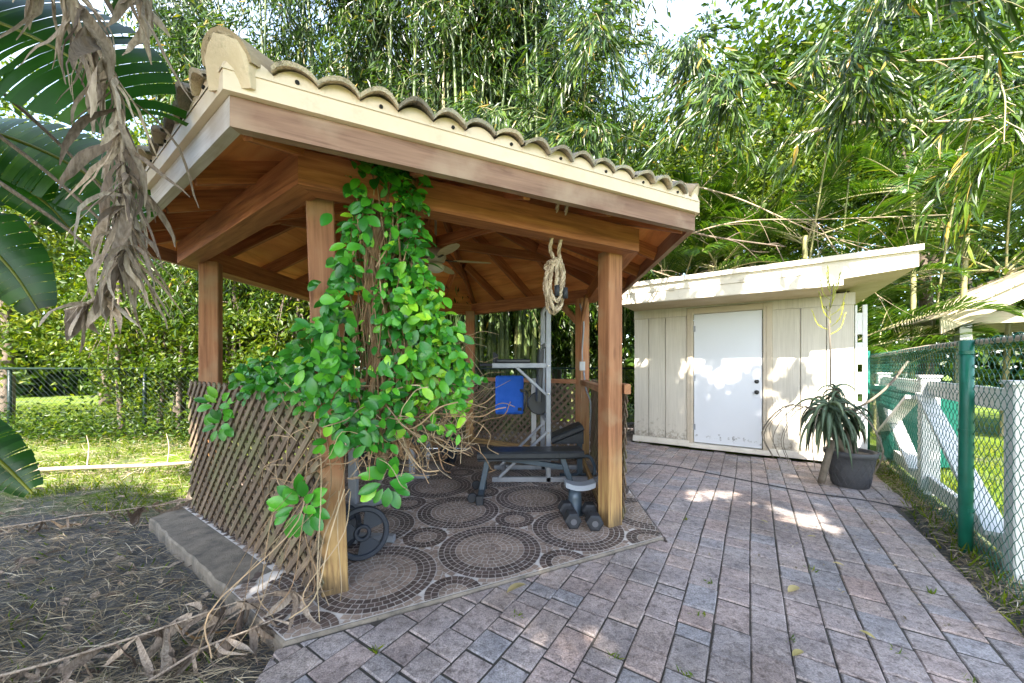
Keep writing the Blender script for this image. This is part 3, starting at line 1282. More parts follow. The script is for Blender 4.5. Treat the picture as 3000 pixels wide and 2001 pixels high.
b.build('base_board', paint('worn_white_trim', (.66, .62, .54), (.52, .47, .39), .7, 5, .7, 80, .4, dirt=(.25, .2, .15), dirt_amt=.6), shed)
DX0, DX1, DZ0, DZ1 = .925, 1.815, .112, 2.125
b = MB()
b.M = SM
b.box((DX0 - .10, -.02, .10), (DX0 - .008, .02, DZ1 + .098), .006)
b.box((DX1 + .008, -.02, .10), (DX1 + .12, .02, DZ1 + .098), .006)
b.box((DX0 - .0075, -.02, DZ1 + .006), (DX1 + .0075, .02, DZ1 + .098), .006)
b.box((DX0 - .05, -.028, .10), (DX0 - .032, -.0205, DZ1 + .05), .002)
b.box((DX1 + .05, -.028, .10), (DX1 + .066, -.0205, DZ1 + .05), .002)
b.build('door_frame', trimp, shed)


def door_mat():
    g = G('white_door_paint')
    ob = g.obj()
    z = g.n('SeparateXYZ', 2, Vector=ob)
    n = g.n('TexNoise', Vector=ob, Scale=11.0, Detail=7.0, Roughness=.7)
    n2 = g.n('TexNoise', Vector=ob, Scale=2.0, Detail=4.0)
    base = g.mix((.64, .66, .70, 1), (.57, .585, .615, 1), n2)
    low = g.ramp(z, [(.13, (.08, .08, .08)), (.22, (.16, .16, .16)), (.30, (0, 0, 0))])
    m = g.ramp(g.math('ADD', n, low), [(.69, (0, 0, 0)), (.77, (.8, .8, .8))])
    return g.done(g.pbr(g.mix(base, (.09, .085, .07, 1), m), .42))


b = MB()
b.M = SM
b.box((DX0, .003, DZ0), (DX1, .045, DZ1), .003)
dr = b.build('door', door_mat(), shed)
for z in (.93, 1.085):
    b = MB()
    b.M = SM
    b.lathe([(.030, 0), (.030, .008), (.012, .012), (.012, .035), (.024, .042), (.028, .055), (.02, .066), (.004, .07)] if z < 1 else
            [(.030, 0), (.030, .010), (.024, .022), (.008, .026)], 20, (DX1 - .065, .003, z), (0, -1, 0))
    b.build('knob' if z < 1 else 'deadbolt', paint('black_knob_%d' % (z * 10), (.02, .02, .02), (.03, .03, .03), .3), dr, True)

for z in (.35, 1.12, 1.9):
    b = MB()
    b.M = SM
    b.tube([(DX0 - .004, -.006, z - .045), (DX0 - .004, -.006, z + .045)], .008, 8)
    b.box((DX0 + .001, -.0005, z - .045), (DX0 + .022, .0028, z + .045), .0005)
    b.build('hinge', M['steel'], dr)

# roof: a flat deck with a two-step front board, jutting out far in front and on the right
F = -.80
white_f = paint('white_fascia', (.66, .59, .49), (.57, .49, .39), .65, 4, .7, 70, .3, dirt=(.25, .2, .15), dirt_amt=.5)
b = MB()
b.M = SM
b.prism([(-.01, F, 2.252), (2.57, F, 2.236), (2.57, F, 2.315), (3.17, F, 2.365), (3.17, F, 2.535), (-.01, F, 2.51)], (0, .03, 0))
fa = b.build('roof_fascia', white_f, shed)
b = MB()
b.M = SM
b.beam((.05, F - .003, 2.405), (1.05, F - .003, 2.40), .010, .010)
b.beam((1.12, F - .003, 2.40), (2.20, F - .003, 2.405), .010, .010)
b.beam((.70, F - .004, 2.405), (.77, F - .004, 2.405), .016, .045)
b.beam((1.56, F - .004, 2.415), (1.62, F - .004, 2.415), .016, .04)
b.beam((-.01, F - .004, 2.258), (2.57, F - .004, 2.242), .012, .012)
b.build('trim_strip', trimp, fa)
b = MB()
b.M = SM
b.prism([(-.03, F - .035, 2.505), (3.20, F - .035, 2.53), (3.20, F - .035, 2.592), (-.03, F - .035, 2.566)], (0, .085, 0))
b.build('drip_edge', white_f, shed)
b = MB()
b.M = SM
b.prism([(-.03, F + .051, 2.51), (3.20, F + .051, 2.535), (3.20, F + .051, 2.588), (-.03, F + .051, 2.562)], (0, 3.4, 0))
b.build('roof', paint('old_flat_roofing', (.50, .44, .36), (.38, .33, .27), .9, 4, .7, 90, .5, dirt=(.16, .13, .10), dirt_amt=.6), shed)
b = MB()
b.M = SM
b.prism([(-.005, F + .0305, 2.256), (2.565, F + .0305, 2.242), (2.565, F + .0305, 2.258), (-.005, F + .0305, 2.272)], (0, .815, 0))
b.build('soffit', soffp, shed)
b = MB()
b.M = SM
for k in range(6):
    y0 = F + .031 + k * .52
    b.prism([(2.81 if k > 1 else 2.575, y0, 2.335 if k > 1 else 2.316), (3.165, y0, 2.365), (3.165, y0, 2.385), (2.81 if k > 1 else 2.575, y0, 2.355 if k > 1 else 2.336)], (0, .514, 0))
b.beam((3.15, F + .04, 2.45), (3.15, 2.4, 2.45), .03, .14)
b.build('side_soffit', soffp, shed)
b = MB()
b.M = SM
b.prism([(2.545, F + .031, 2.25), (2.572, F + .031, 2.25), (2.572, F + .031, 2.32), (2.545, F + .031, 2.32)], (0, .76, 0))
b.beam((.01, F + .04, 2.38), (.01, 2.4, 2.38), .03, .24)
b.build('side_fascia', white_f, shed)

# white slotted trellis board standing at the shed's right corner
tr = thing('trellis', 'narrow white trellis with square holes against the shed corner', 'trellis', tuple(SM @ Vector((2.9, .05, 0))))
for x in (2.812, 2.885):
    b = MB()
    b.M = SM
    b.box((x, .02, .0), (x + (.022 if x < 2.85 else .045), .05, 2.10), .003)
    b.build('stile', M['white'], tr)
z = .18
k = 0
while z < 2.0:
    b = MB()
    b.M = SM
    b.box((2.8343, .022, z), (2.8847, .048, min(z + .28, 2.095)), .003)
    b.build('rung', M['white'], tr)
    z += .385

# ================================================================== GREEN CHAIN LINK FENCE ON THE RIGHT
FP = Vector((3.21, 2.536, 0))
FD = Vector((.6, .8, 0))
FN = Vector((.8, -.6, 0))
green = paint('green_vinyl_coat', (.008, .115, .072), (.012, .15, .10), .32, 8, .7, 90, .05, dirt=(.02, .05, .035), dirt_amt=.4)
greenl = paint('faded_green_coat', (.03, .24, .17), (.02, .17, .12), .4, 8, .7, 90, .05)
wirem = paint('green_fence_wire', (.018, .115, .088), (.03, .15, .115), .3, 8, .7)
wood_rail = paint('weathered_top_rail', (.48, .40, .31), (.34, .28, .21), .85, 9, .8, 110, .5, dirt=(.15, .11, .08), dirt_amt=.6, streak=False)


def chain_mesh(p0, d, t0, t1, z0, z1, pitch, r, bulge=.0):
    """two families of slanting wires, woven: each wire bends where it crosses the next"""
    b = MB()
    n = Vector((d.y, -d.x, 0))
    H = z1 - z0
    L = t1 - t0
    for sg in (1, -1):
        k = -H
        idx = 0
        while k < L + (H if sg < 0 else 0):
            if sg > 0:
                za, zb = max(0, -k), min(H, L - k)
            else:
                za, zb = max(0, k - L), min(H, k)
            if zb - za > .02:
                A = p0 + d * (t0 + k + sg * za) + Vector((0, 0, z0 + za))
                B = p0 + d * (t0 + k + sg * zb) + Vector((0, 0, z0 + zb))
                steps = max(2, int((zb - za) / (pitch * .5)))
                pts = []
                for s in range(steps + 1):
                    f = s / steps
                    q = A.lerp(B, f) + n * (r * 1.2 * (1 if (s + (sg > 0)) % 2 else -1))
                    q += d * (.004 * math.sin(s * math.pi))
                    pts.append(q)
                b.tube(pts, r, 3, False)
            k += pitch
            idx += 1
    return b


cf = thing('chain_link_fence', 'green chain-link fence with a weathered wooden top rail beside the pavers', 'chain-link fence', tuple(FP))
b = chain_mesh(FP, FD, -1.25, 3.83, -.02, 1.49, .078, .0021)
b.build('wire_mesh', wirem, cf)
for t_, r_, m_, zt in ((0, .036, green, 1.485), (3.85, .034, greenl, 1.545)):
    b = MB()
    q = FP + FD * t_ - FN * .03
    b.tube([q + Vector((0, 0, -.1)), q + Vector((0, 0, .5)), q + Vector((.006, 0, 1.0)), q + Vector((.004, 0, zt))], r_, 20)
    po = b.build('fence_post', m_, cf, True)
    for z in ((.25, .8, 1.25) if t_ else (.30, .85, 1.40)):
        b = MB()
        b.tube([q + Vector((.004, 0, z - .012)), q + Vector((.004, 0, z + .012))], r_ + .003, 20)
        b.build('band', m_, po)
b = MB()
b.tint = .5
pts = [FP + FD * t_ + FN * .025 + Vector((rnd.uniform(-.004, .004), 0, 1.472 + .012 * math.sin(t_ * 1.3))) for t_ in np.linspace(-1.25, 3.83, 22)]
b.tube(pts, [.019 + rnd.uniform(-.002, .002) for _ in pts], 9)
b.build('top_rail', wood_rail, cf, True)
b = MB()
for t_ in np.arange(-1.1, 3.8, .27):
    q = FP + FD * t_ + FN * .025 + Vector((0, 0, 1.475))
    b.tube([q + FD * .02 * s + (FN * math.cos(a) + Vector((0, 0, math.sin(a)))) * .023 for s, a in zip(np.linspace(-1, 1, 9), np.linspace(0, 7, 9))], .003, 4, False)
b.build('tie_wire', wirem, cf)

# ================================================================== WHITE POST-AND-RAIL FENCE JUST BEHIND IT
wf = thing('white_rail_fence', 'white timber fence with slanting braces behind the green mesh', 'wooden fence', tuple(FP + FN * .14))
QP = FP + FN * .14
wt = [-.27, 1.62, 3.76]
for t_ in wt:
    q = QP + FD * t_
    b = MB()
    b.tint = rnd.random()
    b.beam(q + Vector((0, 0, -.1)), q + Vector((0, 0, 1.19)), .135, .135, FD, .008)
    b.beam(q + Vector((0, 0, 1.1902)), q + Vector((0, 0, 1.215)), .165, .165, FD, .008)
    b.build('post', M['white'], wf)
for a, c in zip(wt[:-1], wt[1:]):
    for z, h in ((1.08, .15), (.12, .14)):
        b = MB()
        b.beam(QP + FD * (a + .069) + Vector((0, 0, z)), QP + FD * (c - .069) + Vector((0, 0, z)), .045, h)
        b.build('rail', M['white'], wf)
    mid_ = (a + c) / 2
    b = MB()
    b.beam(QP + FD * (c - .07) + FN * -.05 + Vector((0, 0, 1.02)), QP + FD * (a + .2) + FN * -.05 + Vector((0, 0, .18)), .04, .12, FN)
    b.build('brace', M['white'], wf)
# the brace on the far side of the middle post leans the other way
b = MB()
b.beam(QP + FD * 1.69 + FN * -.095 + Vector((0, 0, .98)), QP + FD * 3.3 + FN * -.095 + Vector((0, 0, .35)), .04, .12, FN)
b.build('brace', M['white'], wf)

# ================================================================== PAVILION ROOF FAR RIGHT
pv = thing('garden_shelter', 'small open shelter with pale timber gable roof behind the fences', 'shelter', (7.9, 6.2, 0))
palew = wood('pale_timber', (.36, .30, .20), (.52, .44, .31), (.60, .53, .40), .75, stain=(.40, .40, .26), knots=False)
bx = Vector((.86, -.51, 0))
by = Vector((.51, .86, 0))
p0 = Vector((7.45, 6.0, 0))
for i_, (u, v) in enumerate(((0, 0), (2.6, 0), (0, 2.4), (2.6, 2.4))):
    b = MB()
    b.tint = rnd.random()
    q = p0 + bx * u + by * v
    b.beam(q + Vector((0, 0, -.1)), q + Vector((0, 0, 2.0)), .14, .14, bx)
    b.build('post', M['white'], pv)
for v in (0, 2.4):
    b = MB()
    b.tint = rnd.random()
    b.beam(p0 + bx * -.15 + by * v + Vector((0, 0, 2.09)), p0 + bx * 2.75 + by * v + Vector((0, 0, 2.09)), .07, .19)
    b.build('tie_beam', palew, pv)
for s in (0, 1):
    b = MB()
    ea = p0 + bx * (-.38 if s == 0 else 2.98) + by * -.35 + Vector((0, 0, 2.08))
    rg = p0 + bx * 1.3 + by * -.35 + Vector((0, 0, 3.05))
    b.u = tuple((rg - ea).normalized())
    b.prism([ea, rg, rg + Vector((0, 0, -.25)), ea + Vector((0, 0, -.25))], by * .045)
    b.build('barge_board', palew, pv)
    b = MB()
    for k in range(9):
        f0, f1 = k / 9, (k + 1) / 9 - .006
        a_, c_ = ea.lerp(rg, f0), ea.lerp(rg, f1)
        b.tint = rnd.random()
        b.u = tuple(by)
        b.prism([a_ + by * -.05 + Vector((0, 0, .004)), c_ + by * -.05 + Vector((0, 0, .004)), c_ + by * -.05 + Vector((0, 0, .026)), a_ + by * -.05 + Vector((0, 0, .026))], by * 3.2)
    b.build('roof', palew, pv)

# ================================================================== GREEN BIN BEHIND THE WHITE FENCE
bn = thing('trash_bin', 'green plastic bin behind the white fence', 'bin', (5.35, 4.75, 0))
bm_ = paint('green_plastic', (.006, .085, .062), (.008, .07, .05), .4, 5, .6)
b = MB()
for z0_, z1_, h0, h1 in ((.05, .98, .24, .31),):
    lo = [b.pt((5.35 + sx * h0, 4.75 + sy * h0, z0_)) for sx, sy in ((-1, -1), (1, -1), (1, 1), (-1, 1))]
    hi = [b.pt((5.35 + sx * h1, 4.75 + sy * h1, z1_)) for sx, sy in ((-1, -1), (1, -1), (1, 1), (-1, 1))]
    b.face(lo[::-1])
    b.face(hi)
    for i in range(4):
        b.face((lo[i], lo[(i + 1) % 4], hi[(i + 1) % 4], hi[i]))
b.box((5.02, 4.42, .93), (5.68, 5.08, .985), .01)
b.build('bin_body', bm_, bn)
b = MB()
b.box((5.01, 4.41, .987), (5.69, 5.09, 1.04), .02)
b.box((5.2, 4.38, 1.0), (5.5, 4.409, 1.03), .008)
b.build('lid', bm_, bn)
for sx in (-1, 1):
    b = MB()
    b.lathe([(.09, -.03), (.1, -.02), (.1, .02), (.09, .03)], 16, (5.35 + sx * .25, 5.06, .02), (1, 0, 0))
    b.build('wheel', M['rubber'], bn)

# ================================================================== POTTED ALOE
pot_c = Vector((3.70, 3.98, 0))
pot = thing('flower_pot', 'round dark grey pot with a woven pattern holding the spiky plant', 'plant pot', tuple(pot_c))
potm = paint('dark_grey_pot', (.075, .075, .08), (.05, .05, .055), .65, 9, .7, 90, .3, dirt=(.17, .15, .12), dirt_amt=.45)
b = MB()
prof = [(.14, .0), (.155, .01), (.185, .2), (.205, .33), (.21, .335), (.225, .34), (.228, .385), (.215, .39), (.20, .385), (.195, .30)]
b.lathe(prof, 36, pot_c)
b.build('pot_wall', potm, pot, True)
b = MB()
for k in range(18):
    for sg in (1, -1):
        pts = []
        for s in range(9):
            f = s / 8
            rr = .158 + (.205 - .158) * f
            a = 2 * math.pi * k / 18 + sg * f * .75
            pts.append(pot_c + Vector((rr * math.cos(a), rr * math.sin(a), .02 + .30 * f)))
        b.tube(pts, .0035, 4, False)
b.build('weave', potm, pot)
b = MB()
b.lathe([(.0, .36), (.19, .355)], 24, pot_c)
b.build('soil', paint('potting_soil', (.14, .11, .08), (.07, .055, .04), .95, 30, .8, 90, .9), pot)

al = thing('aloe_plant', 'big grey-green aloe with drooping strap leaves and a tall thin flower stalk', 'aloe', tuple(pot_c))
alm = leafmat('aloe_leaf', [(0, (.05, .082, .052)), (.5, (.09, .14, .088)), (.85, (.15, .20, .115)), (1, (.22, .16, .09))], .08, .42, .45)
stem_m = paint('woody_stem', (.17, .14, .105), (.10, .085, .065), .85, 22, .8, 110, .6)


def strap(b, base, az, up0, L, w, droop, k=10):
    pts = []
    d = Vector((math.cos(az) * math.cos(up0), math.sin(az) * math.cos(up0), math.sin(up0)))
    p = Vector(base)
    prev = None
    sd = Vector((-math.sin(az), math.cos(az), 0))
    tw = rnd.uniform(-.4, .4)
    for i in range(k + 1):
        f = i / k
        ww = w * (1 - f) ** .65 * (1 if f > .08 else .8) + .001
        s2 = (sd * math.cos(tw * f) + d.cross(sd) * math.sin(tw * f))
        nrm = s2.cross(d)
        row = [b.pt(p - s2 * ww + nrm * ww * .35), b.pt(p), b.pt(p + s2 * ww + nrm * ww * .35), b.pt(p - nrm * ww * .45)]
        if prev:
            b.face((prev[0], prev[1], row[1], row[0]))
            b.face((prev[1], prev[2], row[2], row[1]))
            b.face((prev[0], row[0], row[3], prev[3]))
            b.face((prev[3], row[3], row[2], prev[2]))
        prev = row
        p = p + d * (L / k)
        d = (d + Vector((0, 0, -droop / k))).normalized()


top1 = pot_c + Vector((-.22, .02, .86))
top2 = pot_c + Vector((-.12, .05, 1.06))
top3 = pot_c + Vector((.06, .03, .82))
b = MB()
b.tube(curve([pot_c + Vector((-.03, 0, .33)), pot_c + Vector((-.16, -.02, .5)), pot_c + Vector((-.24, 0, .7)), top1], 12), [.034] * 6 + [.028] * 6, 9)
b.tube(curve([pot_c + Vector((.02, .03, .33)), pot_c + Vector((.0, .05, .7)), top2], 10), .03, 8)
b.tube(curve([pot_c + Vector((.05, .03, .33)), pot_c + Vector((.09, .05, .6)), top3], 10), .03, 8)
b.tube(curve([pot_c + Vector((-.3, .02, .03)), pot_c + Vector((-.29, -.03, .25)), pot_c + Vector((-.21, -.02, .5))], 10), .034, 9)
b.tube(curve([top3, pot_c + Vector((.25, .0, .95)), pot_c + Vector((.5, .05, 1.12)), pot_c + Vector((.72, .08, 1.36))], 12), .013, 6)
b.build('stem', stem_m, al, True)
b = MB()
for c_, n_, L0, L1, ws in ((top1, 46, .40, .64, .042), (top2, 20, .22, .38, .027), (top3, 16, .25, .44, .03)):
    for k in range(n_):
        f = k / n_
        b.tint = min(1, rnd.random() * .85 + (.25 if f < .1 else 0))
        strap(b, c_ + Vector((rnd.uniform(-.02, .02), rnd.uniform(-.02, .02), -.14 + f * .16)), k * 2.4 + rnd.uniform(-.3, .3), R_(-15 + 72 * f), rnd.uniform(L0, L1) * (1 - .3 * f), ws * rnd.uniform(.7, 1.1), rnd.uniform(3.6, 6.0) * (1.0 - .35 * f))
b.build('leaves', alm, al, True)
b = MB()
for k in range(10):
    b.tint = rnd.random()
    az = rnd.uniform(1.5, 4.8)
    p = top1 + Vector((0, 0, -.1))
    d0 = Vector((math.cos(az), math.sin(az), 0))
    b.tube(curve([p, p + d0 * .35 + Vector((0, 0, .1)), p + d0 * .6 + Vector((0, 0, -.22)), p + d0 * .5 + Vector((0, 0, -.52))], 14), [.004] * 13 + [.001], 4)
b.build('dry_leaf', stem_m, al)
b = MB()
st0 = top2 + Vector((-.05, 0, .02))
b.tube(curve([st0, st0 + Vector((.0, 0, .35)), st0 + Vector((-.015, 0, .75)), st0 + Vector((.02, 0, 1.12))], 16), [.008] * 10 + [.004] * 6, 6)
fs = b.build('flower_stalk', stem_m, al)
b = MB()
for k in range(13):
    z = .58 + k * .042
    az = k * 2.4
    q = st0 + Vector((.0, 0, z))
    d0 = Vector((math.cos(az), math.sin(az), 0))
    ln = .20 - k * .010
    b.tint = rnd.random()
    pts = curve([q, q + d0 * ln * .55 + Vector((0, 0, .07)), q + d0 * ln * .8 + Vector((0, 0, .22))], 7)
    b.tube(pts, .0042, 4)
    for p in pts[2:]:
        b.tube([p, p + d0 * .012 + Vector((0, 0, .028))], [.0075, .003], 4)
b.build('buds', leafmat('yellow_green_bud', [(0, (.26, .28, .03)), (1, (.42, .40, .06))], .2, .5), fs)

cp = thing('clay_pot', 'tiny clay pot with a red rim on the ground beside the dark pot', 'clay pot', (4.10, 4.32, 0))
b = MB()
b.lathe([(.06, .0), (.085, .02), (.10, .13), (.105, .15), (.095, .15), (.085, .10)], 24, (4.10, 4.32, -.01))
b.build('bowl', paint('pale_clay', (.45, .31, .22), (.36, .25, .18), .8, 12, .7), cp, True)
b = MB()
b.lathe([(.10, .151), (.104, .162), (.06, .185), (.015, .19)], 24, (4.10, 4.32, -.01))
b.build('lid', paint('red_lid', (.5, .04, .035), (.4, .03, .03), .5), cp, True)

# thin black cord lying across the paving, and a few fallen leaves on it
b = MB()
cpts = [(1.55, 4.9), (2.05, 4.75), (2.6, 4.2), (3.05, 3.75), (3.45, 3.5), (3.6, 3.28)]
b.tube(curve([(x, y, .008) for x, y in cpts], 60), .006, 6)
tag(b.build('cord', M['rubber'], None, True), 'thin black cord snaking over the pavers in front of the shed', 'cord')
fl = leafmat('dry_fallen_leaf', [(0, (.30, .22, .10)), (.6, (.42, .33, .17)), (1, (.30, .27, .07))], .15, .6)
spots = [(1.58, 2.08, .10, 'tan'), (-.03, 2.03, .13, 'pale tan'), (2.3, 2.75, .06, ''), (1.25, 1.62, .07, ''), (2.15, 2.35, .06, ''), (1.72, 1.72, .06, ''), (2.08, 3.05, .06, '')]
for k, (x, y, L, nm) in enumerate(spots):
    b = MB()
    a = rnd.uniform(0, 6.28)
    if k == 1:
        a = .55
    b.scatter(T_OVAL, [(x, y, .014 if k != 1 else .042)], [(math.cos(a), math.sin(a), .12)], [(rnd.uniform(-.2, .2), rnd.uniform(-.2, .2), 1)], L, L * .42, rnd.random() if k != 1 else .55)
    o = b.build('fallen_leaf', fl, None, True)
    if k == 0:
        tag(o, 'largest dry curled leaf lying out on the pavers', 'leaf')
    elif k == 1:
        tag(o, 'pale dry leaf on the front edge of the mosaic floor', 'leaf')
    else:
        tag(o, 'small dry leaf lying on the pavers', 'leaf', 'small dry leaves scattered on the paving')
# ================================================================== EXERCISE EQUIPMENT
FZ = .017     # top of the mosaic floor


def bolt(b, p, ax, r=.011):
    b.lathe([(r, 0), (r, .006), (r * .5, .009)], 6, p, ax)


# --- dip and pull-up tower
tw = thing('dip_tower', 'grey steel pull-up and dip tower inside the gazebo', 'exercise tower', (.3, 4.3, FZ))
yn, yf = 4.06, 4.55
for y, x in ((yn, .405), (yf, .385)):
    b = MB()
    b.beam((x, y, FZ), (x, y, 1.93), .055, .055, (0, 1, 0), .006)
    b.tube(curve([(x, y, 1.92), (x, y, 1.98), (x + .04, y, 2.04), (x + .16, y, 2.07)], 10), .026, 10)
    up_ = b.build('upright', M['steel'], tw)
    b = MB()
    for z in (.25, .565, 1.0, 1.31):
        bolt(b, (x, y - .028, z), (0, -1, 0))
    b.build('bolt', M['chrome'], up_)
    b = MB()
    b.beam((-.22, y, FZ + .03), (.95, y, FZ + .03), .055, .055)
    b.build('base_rail', M['steel'], tw)
    b = MB()
    b.beam((-.22, y - .001, 1.315), (x - .0285, y - .001, 1.315), .05, .055)
    arm = b.build('dip_arm', M['steel'], tw)
    b = MB()
    b.box((-.16, y - .06, 1.345), (.20, y + .06, 1.385), .014)
    b.build('arm_pad', M['vinyl'], arm)
    b = MB()
    b.tube([(-.195, y, 1.345), (-.195, y, 1.46)], .019, 12)
    b.tube([(-.36, y, 1.32), (-.225, y, 1.32)], .019, 12)
    b.build('grip', M['rubber'], arm)
    for a_, c_ in (((.05, y - .002, 1.295), (x - .01, y - .002, .98)), ((-.14, y - .03, FZ + .06), (x - .02, y - .03, .575))):
        b = MB()
        b.beam(a_, c_, .03, .035, (0, 1, 0))
        b.build('strut', M['steel'], tw)
for z, x in ((.10, .95), (FZ + .03, -.10)):
    b = MB()
    b.beam((x, yn + .03, FZ + .03), (x, yf - .03, FZ + .03), .05, .05)
    b.build('cross_bar', M['steel'], tw)
b = MB()
b.tube([(.555, yn - .2, 2.075), (.555, yf + .2, 2.075)], .02, 10)
b.build('pull_up_bar', M['rubber'], tw)
b = MB()
b.beam((.395, yn + .028, 1.55), (.39, yf - .028, 1.55), .05, .05)
b.beam((.395, yn + .028, .70), (.39, yf - .028, .70), .05, .05)
b.build('cross_brace', M['steel'], tw)
b = MB()
b.beam((.31, 4.30, .90), (.34, 4.30, 1.50), .30, .06, (1, 0, 0), .02)
b.build('back_pad', M['vinyl'], tw)
b = MB()
b.beam((.28, yf + .12, FZ), (.28, yf + .12, 1.15), .06, .05, (0, 1, 0))
b.build('rear_support', paint('pale_grey_steel', (.46, .46, .45), (.38, .38, .37), .5), tw)
b = MB()
b.lathe([(.13, -.03), (.14, -.02), (.14, .02), (.13, .03)], 24, (.33, 4.42, .86), (0, 1, 0))
b.build('side_pad', M['vinyl'], tw)

# --- blue pad hanging from the tower
bp = thing('blue_pad', 'flat blue foam pad with black straps hung on the dip tower', 'foam pad', (0, 4.75, 1.17))
b = MB()
n = 14
Wd, Ht = .365, .50
grid = []
for s in (0, 1):
    rows = []
    for j in range(n + 1):
        row = []
        for i in range(n + 1):
            u, v = i / n, j / n
            cx = max(0, abs(u - .5) - .42) / .08
            cz = max(0, abs(v - .5) - .44) / .06
            rd = 1 - .03 * (cx ** 2 * cz ** 2) ** .5
            x = -.215 + (.5 + (u - .5) * rd) * Wd
            z = .685 + (.5 + (v - .5) * rd) * Ht
            edge = max(abs(u - .5), abs(v - .5)) * 2
            th = .022 * (1 - max(0, edge - .9) * 7)
            y = 4.72 + .004 * math.sin(u * 3.1) + .004 * math.sin(v * 5) + (-th if s == 0 else th)
            row.append(b.pt((x, y, z)))
        rows.append(row)
    grid.append(rows)
for s in (0, 1):
    for j in range(n):
        for i in range(n):
            q = (grid[s][j][i], grid[s][j][i + 1], grid[s][j + 1][i + 1], grid[s][j + 1][i])
            b.face(q if s == 0 else q[::-1])
for i in range(n):
    b.face((grid[0][0][i + 1], grid[0][0][i], grid[1][0][i], grid[1][0][i + 1]))
    b.face((grid[0][n][i], grid[0][n][i + 1], grid[1][n][i + 1], grid[1][n][i]))
    b.face((grid[0][i][0], grid[0][i + 1][0], grid[1][i + 1][0], grid[1][i][0]))
    b.face((grid[0][i + 1][n], grid[0][i][n], grid[1][i][n], grid[1][i + 1][n]))
b.build('foam_sheet', M['bluefoam'], bp, True)
for pts in ([(.15, 4.68, .98), (.17, 4.66, .90), (.165, 4.66, .80), (.145, 4.68, .73)], [(.10, 4.69, 1.0), (.16, 4.67, 1.0), (.2, 4.68, .95), (.2, 4.68, .78)]):
    b = MB()
    c_ = curve(pts, 10)
    for p, q in zip(c_[:-1], c_[1:]):
        b.beam(p, q, .02, .004, (0, 1, 0))
    b.build('strap', M['vinyl'], bp)
b = MB()
b.box((.075, 4.672, .735), (.125, 4.69, .775), .006)
b.box((.11, 4.672, .97), (.155, 4.69, 1.01), .006)
b.build('buckle', M['rubber'], bp)

# --- flat weight bench in front of the tower
wb = thing('weight_bench', 'flat black weight bench on a slate-blue frame in front of the tower', 'weight bench', (.15, 3.65, FZ))
b = MB()
b.M = Matrix.Translation((.15, 3.63, 0)) @ Matrix.Rotation(R_(2), 4, 'Z')
b.beam((-.49, 0, .442), (.30, 0, .442), .27, .075, (0, 0, 1), .018)
b.beam((-.485, 0, .398), (.30, 0, .398), .255, .016, (0, 0, 1), .004)
b.build('back_cushion', M['vinyl'], wb)
b = MB()
b.M = Matrix.Translation((.15, 3.63, 0)) @ Matrix.Rotation(R_(2), 4, 'Z')
b.beam((.303, 0, .44), (.545, 0, .448), .27, .075, (0, 0, 1), .018)
b.build('seat', M['vinyl'], wb)
b = MB()
for p, q in (((-.27, 3.63, .39), (-.31, 3.60, FZ + .05)), ((.52, 3.64, .40), (.64, 3.60, FZ + .05))):
    pass
for x0, x1 in ((-.24, -.30), (.50, .60)):
    b = MB()
    b.beam((x0, 3.62, .395), (x1, 3.60, FZ + .075), .055, .07, (0, 1, 0), .006)
    lg = b.build('leg', M['frameblue'], wb)
    b = MB()
    b.beam((x1, 3.38, FZ + .05), (x1, 3.82, FZ + .05), .055, .06)
    ft = b.build('foot', M['frameblue'], lg)
    b = MB()
    for y in (3.375, 3.825):
        b.box((x1 - .034, y - .02, FZ + .003), (x1 + .034, y + .02, FZ + .085), .006)
    b.build('foot_cap', M['rubber'], lg)
b = MB()
b.beam((-.12, 3.62, .39), (.16, 3.62, .36), .05, .05)
b.beam((.16, 3.62, .36), (.53, 3.62, .30), .05, .05)
b.build('spine', M['frameblue'], wb)
for y in (3.42, 3.80):
    b = MB()
    b.lathe([(.035, -.02), (.045, -.012), (.045, .012), (.035, .02)], 18, (-.375, y, FZ + .05), (0, 1, 0))
    b.build('wheel', M['rubber'], wb)
b = MB()
b.u = (1, 0, 0)
b.beam((-.17, 3.4875, .452), (-.12, 3.489, .452), .003, .012)
b.build('red_badge', paint('red_badge', (.45, .03, .06), (.4, .03, .05), .5), wb)

# --- second padded seat behind it, tipped up
sb = thing('incline_seat', 'black padded seat tipped up behind the end of the flat bench', 'exercise seat', (.72, 4.15, FZ))
b = MB()
b.beam((.44, 4.2, .47), (.80, 4.2, .62), .28, .07, (0, 0, 1), .02)
b.prism([(.46, 4.06, .44), (.80, 4.06, .44), (.80, 4.06, .58)], (0, .28, 0))
b.build('cushion', M['vinyl'], sb)
b = MB()
b.beam((.78, 4.2, FZ), (.78, 4.2, .435), .06, .05, (0, 1, 0))
b.beam((.55, 4.2, FZ + .03), (1.0, 4.2, FZ + .03), .05, .05)
b.tube(curve([(.72, 4.0, .30), (.84, 3.98, .32), (.90, 3.98, .22), (.9, 3.98, .12)], 12), .018, 8)
b.build('frame', M['frameblue'], sb)

